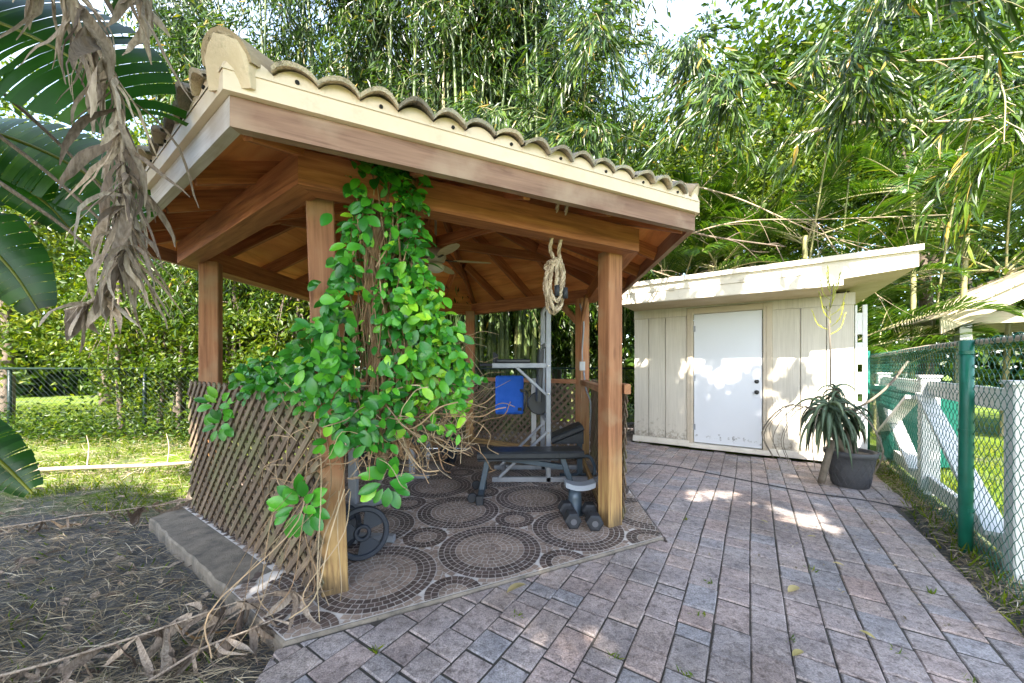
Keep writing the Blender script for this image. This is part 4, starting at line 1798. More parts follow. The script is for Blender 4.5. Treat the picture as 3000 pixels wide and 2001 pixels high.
# --- ankle pad stand beside the dumbbells
st_ = thing('pad_stand', 'low black stand with a pale grey curved pad by the right-hand post', 'exercise stand', (.58, 3.22, FZ))
b = MB()
A, B = [], []
for i in range(13):
    f = i / 12
    x = .46 + f * .255
    z = .262 + .03 * abs(2 * f - 1) ** 2
    for y, lst in ((3.10, A), (3.22, B)):
        lst.append((b.pt((x, y, z - .022)), b.pt((x, y, z + .022))))
for i in range(12):
    b.face((A[i][0], A[i + 1][0], A[i + 1][1], A[i][1]))
    b.face((B[i + 1][0], B[i][0], B[i][1], B[i + 1][1]))
    b.face((A[i][1], A[i + 1][1], B[i + 1][1], B[i][1]))
    b.face((A[i + 1][0], A[i][0], B[i][0], B[i + 1][0]))
for k in (0, 12):
    b.face((A[k][0], A[k][1], B[k][1], B[k][0]))
b.build('curved_pad', paint('pale_grey_pad', (.26, .29, .33), (.20, .225, .26), .5), st_)
b = MB()
b.lathe([(.075, FZ), (.078, FZ + .02), (.062, FZ + .04), (.058, .16), (.05, .24), (.03, .238)], 20, (.55, 3.18, 0))
b.build('column', M['frameblue'], st_, True)

# --- two hex dumbbells


def dumbbell(loc, rz, label):
    o = thing('dumbbell', label, 'dumbbell', loc, rz, 'dumbbells beside the post')
    save = OFF[o.name]
    OFF[o.name] = Vector((0, 0, 0))
    b = MB()
    b.tube([(0, -.062, .066), (0, -.03, .066), (0, 0, .066), (0, .03, .066), (0, .062, .066)], [.013, .015, .0165, .015, .013], 14)
    b.build('handle', M['chrome'], o, True)
    for s in (-1, 1):
        b = MB()
        b.lathe([(.05, -.05), (.068, -.038), (.07, .038), (.052, .05)], 6, (0, s * .112, .0615), (0, 1, 0))
        hd = b.build('head', M['rubber'], o)
        b = MB()
        b.lathe([(.024, 0), (.024, .0015)], 20, (0, s * .1625, .0615), (0, s, 0))
        b.build('face_plate', paint('worn_grey_plate', (.10, .10, .11), (.06, .06, .065), .45), hd)
    return o


dumbbell((.475, 3.02, FZ), R_(4), 'hex dumbbell standing left of the other beneath the pale curved pad')
dumbbell((.655, 2.985, FZ), R_(-3), 'hex dumbbell closest to the wooden post')


# --- weight plates
def plate_mesh(b, R, c, ax):
    """black three-grip plate: rim, web with three openings, hub"""
    q = Vector(ax).to_track_quat('Z', 'Y').to_matrix()

    def P(r, a, z):
        return b.pt(Vector(c) + q @ Vector((r * math.cos(a), r * math.sin(a), z)))
    N = 48
    for r0, r1, h in ((R * .80, R, .022), (.03, R * .32, .022)):
        rings = [[P(r, 2 * math.pi * k / N, z) for k in range(N)] for r, z in ((r0, -h * .8), (r0 + .006, -h), (r1 - .006, -h), (r1, -h * .7), (r1, h * .7), (r1 - .006, h), (r0 + .006, h), (r0, h * .8))]
        for i in range(8):
            A_, B_ = rings[i], rings[(i + 1) % 8]
            for k in range(N):
                b.face((A_[k], A_[(k + 1) % N], B_[(k + 1) % N], B_[k]))
    # web sectors between the three openings
    for s in range(3):
        a0 = s * 2 * math.pi / 3 + .30
        a1 = a0 + 2 * math.pi / 3 - .95
        m = 10
        lo, hi = [], []
        for k in range(m + 1):
            a = a0 + (a1 - a0) * k / m
            lo.append((P(R * .31, a, -.009), P(R * .31, a, .009)))
            hi.append((P(R * .81, a, -.009), P(R * .81, a, .009)))
        for k in range(m):
            b.face((lo[k][0], lo[k + 1][0], hi[k + 1][0], hi[k][0]))
            b.face((lo[k + 1][1], lo[k][1], hi[k][1], hi[k + 1][1]))
        for k in (0, m):
            b.face((lo[k][0], lo[k][1], hi[k][1], hi[k][0]))


pl = paint('black_cast_plate', (.013, .018, .028), (.022, .028, .04), .45, 14, .6, 150, .2)
for R, c, ax, lab in ((.17, (-1.0, 2.43, .175 + FZ), (.45, -.89, .16), 'black grip weight plate leaning behind the front post'),
                      (.165, (-1.22, 2.52, .17 + FZ), (.55, -.83, .12), 'black weight plate behind the lattice, beside the rack')):
    b = MB()
    plate_mesh(b, R, c, ax)
    o = tag(b.build('weight_plate', pl), lab, 'weight plate')
    o['group'] = 'weight plates behind the front post'

rk = thing('plate_rack', 'narrow grey steel plate rack just behind the lattice and the front post', 'rack', (-1.16, 2.62, FZ))
b = MB()
b.beam((-1.16, 2.66, FZ), (-1.16, 2.66, 1.05), .06, .05, (0, 1, 0))
b.build('upright', M['steel'], rk)
b = MB()
b.beam((-1.42, 2.70, FZ + .03), (-.86, 2.66, FZ + .03), .05, .05)
b.build('base_bar', M['steel'], rk)
b = MB()
b.beam((-1.13, 2.655, .28), (-.92, 2.66, .335), .045, .045)
peg = b.build('peg', M['steel'], rk)
b = MB()
b.beam((-.92, 2.66, .335), (-.865, 2.66, .35), .06, .06)
b.build('end_cap', M['rubber'], peg)

bb = thing('barbell', 'loaded barbell on the floor at the back of the gazebo under the vine', 'barbell', (-1.4, 4.85, FZ))
b = MB()
b.tube([(-2.15, 4.93, .22), (-.60, 4.78, .22)], .015, 12)
b.build('bar', M['chrome'], bb, True)
for c, R in (((-2.0, 4.915, .22), .18), ((-1.93, 4.908, .22), .18), ((-.78, 4.80, .22), .18), ((-.85, 4.806, .22), .18)):
    b = MB()
    plate_mesh(b, R, c, (1, -.097, 0))
    b.build('plate', pl, bb)

rb = thing('rear_bench', 'padded bench with a single grey leg behind the hanging vine', 'weight bench', (-1.15, 4.2, FZ))
b = MB()
b.beam((-1.15, 4.19, FZ + .03), (-1.15, 4.19, .40), .065, .05, (0, 1, 0))
b.build('leg', M['steel'], rb)
b = MB()
b.beam((-1.32, 4.19, FZ + .025), (-.95, 4.19, FZ + .025), .06, .045)
b.build('foot', M['steel'], rb)
b = MB()
b.beam((-1.15, 4.12, .44), (-1.15, 5.1, .44), .28, .07, (0, 0, 1), .02)
b.build('cushion', M['vinyl'], rb)
b = MB()
b.beam((-1.15, 5.0, FZ), (-1.15, 5.0, .40), .06, .05, (0, 1, 0))
b.build('rear_leg', M['steel'], rb)

# ================================================================== COILED ROPE HANGING FROM THE BEAM
s_ = .68
bA, bC = hexpt(0, BEAM_R - .075), hexpt(1, BEAM_R - .075)
rp = bA.lerp(bC, s_)
rx = (bC - bA).normalized()
rn = Vector((rx.y, -rx.x, 0))
rope = thing('rope_coil', 'thick tan rope knotted in a hanging coil from the front beam', 'rope', (rp.x, rp.y, 2.2))
rg = G('twisted_rope')
t = rg.tint()
rcol = rg.ramp(t, [(0, (.20, .145, .09, 1)), (.5, (.42, .32, .21, 1)), (1, (.56, .45, .31, 1))])
rn1 = rg.n('TexNoise', Vector=rg.obj(), Scale=120.0, Detail=3.0)
rope_m = rg.done(rg.pbr(rg.mix(rcol, rg.ramp(rn1, [(.3, (.65, .65, .65)), (.7, (1.15, 1.15, 1.15))]), 1.0, 'MULTIPLY'), .85, rg.bump(rn1, .6, .004)))


def twisted(b, pts, r, turns_per_m=26):
    """three strands wound round each other"""
    L = sum((pts[i + 1] - pts[i]).length for i in range(len(pts) - 1))
    n = max(24, int(L * turns_per_m * 7))
    fine = []
    cum = [0]
    for i in range(len(pts) - 1):
        cum.append(cum[-1] + (pts[i + 1] - pts[i]).length)
    k = 0
    for i in range(n + 1):
        d = L * i / n
        while k < len(pts) - 2 and cum[k + 1] < d:
            k += 1
        f = (d - cum[k]) / max(1e-6, cum[k + 1] - cum[k])
        fine.append(pts[k].lerp(pts[k + 1], f))
    for s in range(3):
        b.tint = .25 + .35 * s
        out = []
        for i, p in enumerate(fine):
            t_ = (fine[min(i + 1, n)] - fine[max(i - 1, 0)]).normalized()
            u = t_.cross(rn)
            if u.length < .2:
                u = t_.cross(rx)
            u.normalize()
            w = t_.cross(u)
            a = 2 * math.pi * (turns_per_m * L * i / n / 3 * 1.0 + s / 3)
            out.append(p + (u * math.cos(a) + w * math.sin(a)) * r * .52)
        b.tube(out, r * .56, 6)


def RP(x, z, y=0.0):
    return rp + rx * x + rn * y + Vector((0, 0, z))


rr = .0135
for nm, pts in (('hanging_end', [RP(-.035, 2.42, .10), RP(-.035, 2.2, .02), RP(-.033, 2.13, .0), RP(-.005, 2.06, .015), RP(.02, 2.04, .02)]),
                ('hanging_end', [RP(.04, 2.42, .10), RP(.04, 2.2, .02), RP(.038, 2.12, .0), RP(.045, 2.05, .02), RP(.05, 2.02, .03)])):
    b = MB()
    twisted(b, curve(pts, 30), rr)
    b.build(nm, rope_m, rope, True)
for k, (w, zb, x0, y0) in enumerate(((.070, 1.695, .0, .02), (.065, 1.72, .004, -.015), (.042, 1.76, -.01, .04), (.056, 1.685, .01, -.03), (.024, 1.81, .005, .05))):
    b = MB()
    pts = []
    for i in range(29):
        a = 2 * math.pi * i / 28
        z = (2.055 + zb) / 2 + (2.055 - zb) / 2 * math.cos(a)
        pts.append(RP(x0 + w * math.sin(a) * (1 + .12 * math.sin(3 * a + k)), z, y0 + .012 * math.sin(2 * a + k)))
    twisted(b, pts, rr)
    b.build('loop', rope_m, rope, True)
b = MB()
pts = [RP(-.05 + .1 * (i / 40) + .01 * math.sin(i), 2.02 + .03 * math.sin(i * .9), .05 * math.cos(i * .9)) for i in range(41)]
twisted(b, pts, rr)
b.build('binding', rope_m, rope, True)
for x, z in ((-.01, 1.87), (.06, 1.86)):
    b = MB()
    b.tube([RP(x, z, .05), RP(x, z - .075, .052)], .018, 10)
    b.build('taped_end', M['rubber'], rope, True)
# ================================================================== LEAF AND BARK MATERIALS
L_bamb = leafmat('bamboo_leaf', [(0, (0.0109, 0.0315, 0.0020)), (.4, (0.0289, 0.0699, 0.0041)), (.75, (0.0767, 0.1401, 0.0060)), (.93, (0.1804, 0.1961, 0.0117)), (1, (0.3790, 0.2521, 0.0501))], .28, .36, .5)
L_vine = leafmat('glossy_vine_leaf', [(0, (0.0138, 0.0927, 0.0113)), (.5, (0.0331, 0.1916, 0.0178)), (.8, (0.0966, 0.3462, 0.0210)), (1, (0.3036, 0.5687, 0.0323))], .14, .34, .42, (1.3, 1.4, .5))
L_tree = leafmat('broad_leaf', [(0, (0.0096, 0.0290, 0.0027)), (.4, (0.0332, 0.0754, 0.0050)), (.75, (0.0966, 0.1507, 0.0084)), (1, (0.2051, 0.2320, 0.0190))], .42, .42, .4)
L_palm = leafmat('palm_leaflet', [(0, (0.0094, 0.0326, 0.0034)), (.5, (0.0336, 0.0881, 0.0068)), (.85, (0.1007, 0.1631, 0.0105)), (1, (0.2416, 0.2349, 0.0294))], .35, .28, .6)
L_ban = leafmat('banana_leaf', [(0, (.008, .04, .005)), (.5, (.02, .085, .009)), (.85, (.06, .15, .014)), (.95, (.30, .25, .02)), (1, (.42, .30, .03))], .45, .38, .4)


def dead_mat():
    g = G('withered_leaf')
    t = g.tint()
    ob = g.obj()
    st = g.n('TexNoise', Vector=g.n('Mapping', Vector=ob, Scale=(1, 1, .16)), Scale=120.0, Detail=4.0)
    bl = g.n('TexNoise', Vector=ob, Scale=22.0, Detail=6.0, Roughness=.7)
    c = g.ramp(t, [(0, (.13, .10, .08, 1)), (.4, (.30, .24, .185, 1)), (.75, (.46, .385, .31, 1)), (1, (.34, .21, .10, 1))])
    c = g.mix(c, g.ramp(st, [(.32, (.62, .58, .54)), (.62, (1.12, 1.1, 1.08))]), 1.0, 'MULTIPLY')
    c = g.mix(c, (.15, .10, .06, 1), g.ramp(bl, [(.52, (0, 0, 0)), (.68, (.7, .7, .7))]))
    p_ = g.pbr(c, .75, g.bump(g.math('ADD', st, bl), .7, .006), 0, .2)
    tr = g.n('BsdfTranslucent', Color=c)
    return g.done(g.n('MixShader', i0=.2, i1=p_, i2=tr))


L_dead = dead_mat()
L_grass = leafmat('grass_blade', [(0, (0.0333, 0.0765, 0.0049)), (.5, (0.0950, 0.1575, 0.0070)), (1, (0.2470, 0.2610, 0.0175))], .4, .5, .3)
L_straw = leafmat('straw', [(0, (.13, .10, .07)), (.5, (.30, .24, .165)), (.85, (.52, .43, .30)), (1, (.62, .56, .45))], .1, .7, .2, (1, 1, 1))
B_bark = paint('grey_brown_bark', (.17, .13, .10), (.09, .07, .055), .9, 14, .9, 70, .9, dirt=(.26, .23, .19), dirt_amt=.6, streak=True)
B_tan = paint('pale_branch_bark', (.38, .30, .21), (.24, .18, .12), .85, 12, .8, 80, .7)
B_vine = leafmat('vine_stem', [(0, (.14, .075, .04)), (.5, (.27, .165, .095)), (1, (.42, .32, .21))], .05, .8, .2, (1, 1, 1))
B_culm = leafmat('bamboo_culm', [(0, (.035, .065, .018)), (.45, (.12, .16, .05)), (.75, (.30, .28, .14)), (1, (.42, .36, .24))], .02, .45, .4, (1, 1, 1))


def hang_leaves(pos, L0, L1, w0, w1, down=.8, spread=.8, base=None):
    n = len(pos)
    X = rdir(n) * spread
    X[:, 2] = X[:, 2] * .5 - down
    if base is not None:
        X = X + base
    Z = rdir(n)
    return X, Z, rng.uniform(L0, L1, n), rng.uniform(w0, w1, n)


# ================================================================== BAMBOO GROVE
def culm_parts(seed, H, r0, lean, first, nbr, per, Lr=(.14, .24), dead=False):
    r = random.Random(seed)
    az = r.uniform(0, 6.28)
    d = Vector((math.cos(az), math.sin(az), 0))
    pts, rad = [], []
    n = int(H / .36)
    for i in range(n + 1):
        f = i / n
        p = d * (lean * f ** 2.6) + Vector((.05 * math.sin(f * 5 + seed), .05 * math.cos(f * 4 + seed), H * f * (1 - .08 * f)))
        for o, s in ((-.018, 1.0), (0, 1.16), (.018, 1.0)):
            if i == 0 and o < 0:
                continue
            pts.append(p + Vector((0, 0, o)))
            rad.append(r0 * (1 - .72 * f) * s)
    b = MB()
    b.tint = .5
    k0 = 7
    b.tube(pts, rad, 7)
    base = r.uniform(.05, .45) if not dead else .95
    nf = len(b.f)
    for q in range(nf):
        b.ti[q] = min(1, max(0, base + .25 * math.sin(q // 21 * 1.7)))
    tw = b
    lp, lb = [], []
    for k in range(nbr):
        f = first + (1 - first) * (k + r.random()) / nbr
        i = min(len(pts) - 1, int(f * (len(pts) - 1)))
        p = pts[i]
        a = r.uniform(0, 6.28)
        ln = r.uniform(.5, 1.25) * (1.15 - .45 * f)
        o = Vector((math.cos(a), math.sin(a), 0))
        c = curve([p, p + o * ln * .5 + Vector((0, 0, .28 * ln)), p + o * ln + Vector((0, 0, -.12 * ln)), p + o * ln * 1.15 + Vector((0, 0, -.6 * ln))], 9)
        tw.tint = r.random()
        tw.tube(c, [.006, .006, .005, .005, .004, .004, .003, .003, .002], 3, False)
        for q in range(per):
            s = r.choice(c[2:])
            lp.append(tuple(s + Vector((r.gauss(0, .10), r.gauss(0, .10), r.gauss(-.05, .12)))))
            lb.append(tuple(o * .35))
    return b, tw, np.array(lp), np.array(lb)


def make_culm(seed, H, r0, lean, first, nbr, per, label, dead=False):
    b, tw, lp, lb = culm_parts(seed, H, r0, lean, first, nbr, per, dead=dead)
    o = thing('bamboo', label, 'bamboo', (0, 0, 0), 0, 'bamboo culms in the grove behind the gazebo')
    b.build('culm', B_culm, o, True)
    X, Z, L, Wd = hang_leaves(lp, .14, .25, .026, .042, .85, .75, lb)
    m = MB()
    m.scatter(T_DIAM, lp, X, Z, L, Wd, np.clip(rng.normal(.42, .24, len(lp)), 0, 1))
    m.build('foliage', L_bamb, o)
    return o


lab_g = 'tall leafy green bamboo stem in the dense grove behind the gazebo'
lab_d = 'dry tan bamboo stem standing among the green ones behind the gazebo'
lab_b = 'thick bare-stemmed green bamboo at the front of the grove behind the gazebo'
protos = []
for s in range(6):
    protos.append(make_culm(100 + s, 9.2 + .5 * (s % 3), .038 + .006 * (s % 2), .6 + .35 * s, .27, 64, 62, lab_g))
dry = make_culm(140, 8.6, .045, .35, .5, 12, 26, lab_d, True)
gr = random.Random(42)
bare = [make_culm(160 + k, 12.0, .060 - .008 * k, .4 + .3 * k, .82, 16, 46, lab_b) for k in range(2)]
fr = [(-4.5, 7.35), (-4.0, 7.6), (-3.6, 7.3), (-2.85, 7.35), (-2.45, 7.6), (-2.25, 7.25), (-1.7, 7.4), (-1.55, 7.65), (-.95, 7.55), (-.55, 7.35), (.25, 7.5), (-4.9, 7.6), (-3.2, 7.7), (-5.3, 7.4), (-2.65, 7.15), (-1.95, 7.05), (-1.25, 7.2), (-3.9, 7.15), (-.3, 7.6), (-3.35, 7.2)]
for k, (x, y) in enumerate(fr):
    if k < 2:
        bare[k].location = (x, y, -.08)
    else:
        dup(bare[k % 2], (x, y, -.08), gr.uniform(0, 6.28), gr.uniform(.9, 1.1), tilt=(gr.uniform(-.05, .05), gr.uniform(-.06, .06)))
spots = []
tries = 0
while len(spots) < 66 and tries < 4000:
    tries += 1
    x = gr.uniform(-6.6, 2.3)
    y = gr.uniform(7.3, 10.8)
    if x > .6 and y < 8.2 + (x - .6) * .4:
        continue
    if any((x - a) ** 2 + (y - c) ** 2 < .16 for a, c in spots):
        continue
    spots.append((x, y))
spots.sort(key=lambda p: p[1])
for i, (x, y) in enumerate(spots):
    src = protos[i % 6]
    if i % 11 == 4:
        src = dry
    rz = gr.uniform(0, 6.28)
    scl = gr.uniform(.88, 1.12)
    if src is protos[i % 6] and i < 6:
        src.location = (x, y, -.08)
        src.rotation_euler = (0, 0, rz)
        continue
    if src is dry and i == 4:
        continue
    dup(src, (x, y, -.08), rz, scl, tilt=(gr.uniform(-.05, .05), gr.uniform(-.05, .05)))
dry.location = (-1.35, 7.25, -.08)
protos[4].location = (.1, 7.4, -.08)
for k in range(22):
    dup(bare[k % 2], (-1.35 + .085 * k + gr.uniform(-.04, .04), 7.05 + gr.uniform(0, .35), -.08), gr.uniform(0, 6.28), gr.uniform(.8, 1.0), tilt=(gr.uniform(-.06, .06), gr.uniform(-.05, .05)))
for x, y in ((-1.15, 7.5), (-2.1, 7.45), (-3.2, 7.5)):
    dup(dry, (x, y, -.08), gr.uniform(0, 6.28), gr.uniform(.95, 1.1), tilt=(gr.uniform(-.04, .04), gr.uniform(-.04, .04)))


# sunny openings left in the leaves overhead for chosen sun patches: (ground point reached by the light, half sizes)
LIT = [(2.06, 3.68, .30, .20), (2.52, 3.10, .20, .26), (2.62, 2.5, .05, .05), (.30, 1.70, .07, .05), (.38, 1.66, .05, .05), (.27, 1.62, .06, .05), (.62, 2.0, .07, .035), (.45, 1.95, .05, .03), (.03, 2.04, .06, .03),
       (-2.6, 3.9, .2, .3), (-3.4, 4.4, .35, .2)]


def holes(pos, fence=True):
    g = pos - np.array(TO_SUN)[None, :] * (pos[:, 2] / TO_SUN.z)[:, None]
    x, y = g[:, 0], g[:, 1]
    keep = np.ones(len(pos), bool)
    for cx, cy, rx_, ry_ in LIT:
        rx_, ry_ = rx_ * 1.15 + .035, ry_ * 1.15 + .035
        a_ = np.arctan2(y - cy, x - cx)
        w = 1 + .18 * np.sin(3 * a_ + cx * 5) + .12 * np.sin(7 * a_ + cy * 9)
        keep &= (((x - cx) / rx_) ** 2 + ((y - cy) / ry_) ** 2) > w
    # right of the green fence: open sun
    d = (x - FP.x) * .8 - (y - FP.y) * .6
    if fence:
        keep &= ~((d > .05) & (rng.random(len(pos)) > .06))
    # light that lands on the front of the shed
    nrm = np.array([-.552, -.834])
    den = -(nrm[0] * TO_SUN.x + nrm[1] * TO_SUN.y)
    q = (x - 2.11) * nrm[0] + (y - 6.27) * nrm[1]
    s_ = q / den                        # steps back along the ray (negative: the ground point lies beyond the wall)
    hx, hy, hz_ = x + TO_SUN.x * s_, y + TO_SUN.y * s_, TO_SUN.z * s_
    t_ = (hx - 2.11) * .834 - (hy - 6.27) * .552
    blot = np.sin(t_ * 5.2 + hz_ * 3.1) * np.sin(hz_ * 6.3 - t_ * 2.2 + 1.0)
    inw = (hz_ > .05) & (t_ < 3.9)
    eave = inw & (hz_ > 1.42) & (hz_ < 1.9) & (t_ > .75) & (blot > -.78)
    door = inw & (hz_ > 1.0 + .14 * np.sin(t_ * 8.5)) & (hz_ <= 1.42) & (t_ > .70) & (t_ < 1.95) & (blot > -.5)
    blob = ((t_ - 2.15) / .17) ** 2 + ((hz_ - 1.10 - .9 * (t_ - 2.2)) / .15) ** 2 < 1.0
    foot_ = ((t_ - 2.08) / .10) ** 2 + ((hz_ - .1) / .22) ** 2 < 1.0
    right = (hz_ > -.15) & (t_ < 4.2) & (hz_ <= 1.6) & (t_ >= 1.85) & ~blob & ~foot_
    dots = (((t_ - .66) / .12) ** 2 + ((hz_ - 1.22) / .1) ** 2 < 1) | (((t_ - .72) / .09) ** 2 + ((hz_ - .95) / .07) ** 2 < 1)
    keep &= ~(eave | door | right | dots)
    return keep


# ------------------------------------------------------------------ arching bamboo reaching over the yard
def arch(label, pts, seed, nspray, per, L0=.15, L1=.27, r0=.016, group='arching bamboo branches over the yard', droop=.7):
    r = random.Random(seed)
    pts = [(x, y, z + (0, .2, .4, .5, .5)[i]) for i, (x, y, z) in enumerate(pts)]
    o = thing('bamboo_branch', label, 'bamboo branch', pts[0], 0, group)
    c = curve(pts, 44)
    b = MB()
    b.tint = r.uniform(.3, .9)
    b.tube(c, [r0 * (1 - .85 * i / 43) + .0015 for i in range(44)], 6)
    tw = b
    lp, lb = [], []
    per = int(per * 1.45)
    nspray = int(nspray * 1.15)
    for k in range(nspray):
        f = .12 + .88 * (k + r.random()) / nspray
        i = min(42, int(f * 43))
        t = (c[i + 1] - c[i]).normalized()
        a = r.uniform(0, 6.28)
        sd = Vector((math.cos(a), math.sin(a), r.uniform(-.5, .7)))
        dr = (t * .8 + sd * .7).normalized()
        ln = r.uniform(.35, .95)
        q = c[i]
        cc = curve([q, q + dr * ln * .5 + Vector((0, 0, .06)), q + dr * ln + Vector((0, 0, -.18 * ln))], 7)
        tw.tint = r.random()
        tw.tube(cc, [.005, .0045, .004, .0035, .003, .0025, .0015], 3, False)
        for z in range(per):
            s = r.choice(cc[1:])
            lp.append(tuple(s + Vector((r.gauss(0, .035), r.gauss(0, .035), r.gauss(0, .035)))))
            lb.append(tuple(dr * .9))
    b.build('stem', B_culm, o, True)
    lp, lb = np.array(lp), np.array(lb)
    kp = holes(lp, False)
    lp, lb = lp[kp], lb[kp]
    X, Z, L, Wd = hang_leaves(lp, L0, L1, .022, .040, droop, .6, lb)
    Z[:, 2] += .8
    m = MB()
    m.scatter(T_LANCE, lp, X, Z, L, Wd, np.clip(rng.normal(.42, .27, len(lp)), 0, 1))
    m.build('foliage', L_bamb, o)
    return o


A_ = 'arching bamboo branch '
arch(A_ + 'crossing low above the shed roof toward the gazebo', [(3.6, 8.4, 0), (3.0, 7.2, 3.6), (2.2, 5.6, 4.1), (1.2, 4.6, 3.75), (.6, 4.2, 3.4)], 1, 26, 26)
arch(A_ + 'hanging highest between the gazebo roof and the sky gap', [(1.6, 8.2, 0), (1.4, 7.2, 5.4), (1.2, 5.6, 6.0), (1.0, 4.6, 5.2), (.9, 4.2, 4.5)], 2, 30, 26)
arch(A_ + 'spreading over the middle of the shed roof', [(4.2, 8.8, 0), (3.9, 7.6, 4.4), (3.2, 5.8, 5.0), (2.6, 4.4, 4.2), (2.3, 3.9, 3.6)], 3, 34, 26)
arch(A_ + 'fanning out above the right end of the shed', [(5.4, 8.6, 0), (5.0, 7.2, 4.8), (4.3, 5.4, 5.2), (3.8, 4.2, 4.3), (3.6, 3.7, 3.6)], 4, 34, 26)
arch(A_ + 'with large leaves closest to the viewer at upper right', [(5.2, 6.9, 0), (5.0, 5.8, 4.4), (4.2, 4.2, 5.0), (3.5, 3.1, 4.2), (3.3, 2.8, 3.4)], 5, 26, 20, .20, .33)
arch(A_ + 'drooping at the far right above the small shelter', [(7.8, 7.0, 0), (7.2, 5.9, 4.0), (6.0, 4.6, 4.5), (5.0, 3.7, 3.6), (4.6, 3.4, 2.9)], 6, 28, 22, .18, .30)
arch(A_ + 'reaching left across the top of the gazebo roof', [(2.4, 8.0, 0), (1.7, 7.0, 4.6), (.6, 6.0, 5.0), (-.2, 5.4, 4.6), (-.7, 5.2, 4.1)], 7, 30, 26)
arch(A_ + 'dipping behind the right-hand roof corner', [(2.6, 8.4, 0), (2.3, 7.4, 4.2), (2.0, 6.4, 4.2), (1.7, 5.7, 3.3), (1.6, 5.4, 2.7)], 8, 30, 26)
arch(A_ + 'rising steeply at the top right corner', [(6.6, 7.6, 0), (6.2, 6.6, 5.2), (5.4, 5.0, 6.4), (4.6, 3.9, 5.7), (4.2, 3.4, 4.9)], 9, 34, 24, .18, .30)
arch(A_ + 'tangled in the middle of the others over the shed', [(4.8, 9.2, 0), (4.4, 8.0, 5.6), (3.4, 6.4, 6.2), (2.6, 5.2, 5.4), (2.4, 4.8, 4.7)], 10, 36, 26)

# ================================================================== LEAFY TREES


def leafy_tree(label, base, H, crown_c, crown_r, nleaf, Ls, seed, group, trunk_r=.12, lean=(0, 0), tint=.5, mat=None, bark=None, nl=9, leafT=None, name='leafy_tree', shell=.35, holes=None):
    r = random.Random(seed)
    g_ = np.random.default_rng(seed)
    o = thing(name, label, 'tree', base, 0, group)
    bx_, by_, bz_ = base
    top = Vector((bx_ + lean[0], by_ + lean[1], bz_ + H))
    b = MB()
    c = curve([base, (bx_ + lean[0] * .25 + .05, by_ + lean[1] * .25, bz_ + H * .4), (bx_ + lean[0] * .65 - .04, by_ + lean[1] * .65, bz_ + H * .75), top], 16)
    b.tube(c, [trunk_r * (1 - .7 * i / 15) for i in range(16)], 9)
    b.build('trunk', bark or B_bark, o, True)
    cc = Vector(crown_c)
    cr = np.array(crown_r)
    clumps = []
    lm = MB()
    for k in range(nl):
        d = np.array(rdir(1)[0]) if False else unit(g_.normal(size=(1, 3)))[0]
        e = cc + Vector(tuple(d * cr * g_.uniform(.55, .95)))
        s = c[g_.integers(7, 15)]
        lm.tube(curve([s, s.lerp(e, .5) + Vector((0, 0, .2)), e], 8), [trunk_r * .35 * (1 - .85 * i / 7) for i in range(8)], 5, False)
        clumps.append(e)
    lm.build('limbs', bark or B_bark, o, True)
    # leaf clumps spread unevenly through the crown
    ncl = max(14, nleaf // 130)
    d = unit(g_.normal(size=(ncl, 3)))
    rad = g_.uniform(shell, 1.0, (ncl, 1)) ** .7
    cen = np.array(cc) + d * rad * cr
    for k, e in enumerate(clumps):
        if k < ncl:
            cen[k] = np.array(e)
    csz = g_.uniform(.22, .5, ncl) * float(cr.mean()) * .55
    pick = g_.integers(0, ncl, nleaf)
    pos = cen[pick] + g_.normal(size=(nleaf, 3)) * csz[pick][:, None] * np.array([1, 1, .6])
    ctint = g_.uniform(-.22, .22, ncl)
    if holes is not None:
        keep = holes(pos)
        pos, pick = pos[keep], pick[keep]
    n = len(pos)
    X = unit(g_.normal(size=(n, 3)))
    X[:, 2] -= .45
    Z = unit(g_.normal(size=(n, 3)))
    Z[:, 2] += .7
    m = MB()
    m.scatter(leafT or T_DIAM, pos, X, Z, g_.uniform(Ls * .7, Ls * 1.3, n), g_.uniform(Ls * .38, Ls * .6, n), np.clip(tint + ctint[pick] + g_.normal(0, .14, n), 0, 1))
    m.build('crown', mat or L_tree, o)
    return o


gB = 'leafy trees behind the shed'
leafy_tree('bright leafy tree with a pale slanting trunk behind the shed', (4.3, 9.3, -.05), 5.6, (5.6, 9.6, 6.2), (2.2, 1.6, 2.0), 7500, .15, 1, gB, .14, (1.6, .4), .6, bark=B_tan)
leafy_tree('broad yellow-green tree filling the gap above the shed roof', (7.2, 10.6, -.05), 5.2, (6.9, 10.4, 5.6), (2.7, 1.8, 2.8), 9000, .16, 2, gB, .15, (-.3, 0), .62, bark=B_tan)
leafy_tree('tall dense tree at the far right behind the palms', (10.2, 9.0, -.05), 6.5, (10.2, 9.0, 6.6), (3.0, 2.2, 3.4), 9500, .17, 3, gB, .17, (0, 0), .5)
leafy_tree('dark leafy tree showing between the gazebo and the shed', (3.0, 11.6, -.05), 3.4, (3.0, 11.6, 3.4), (2.0, 1.4, 2.4), 7000, .14, 4, gB, .12, (0, 0), .25)
leafy_tree('low leafy tree behind the shelter at the right edge', (11.2, 6.6, -.05), 3.6, (11.0, 6.4, 3.8), (2.2, 1.8, 2.6), 6500, .15, 5, gB, .13, (0, 0), .4)

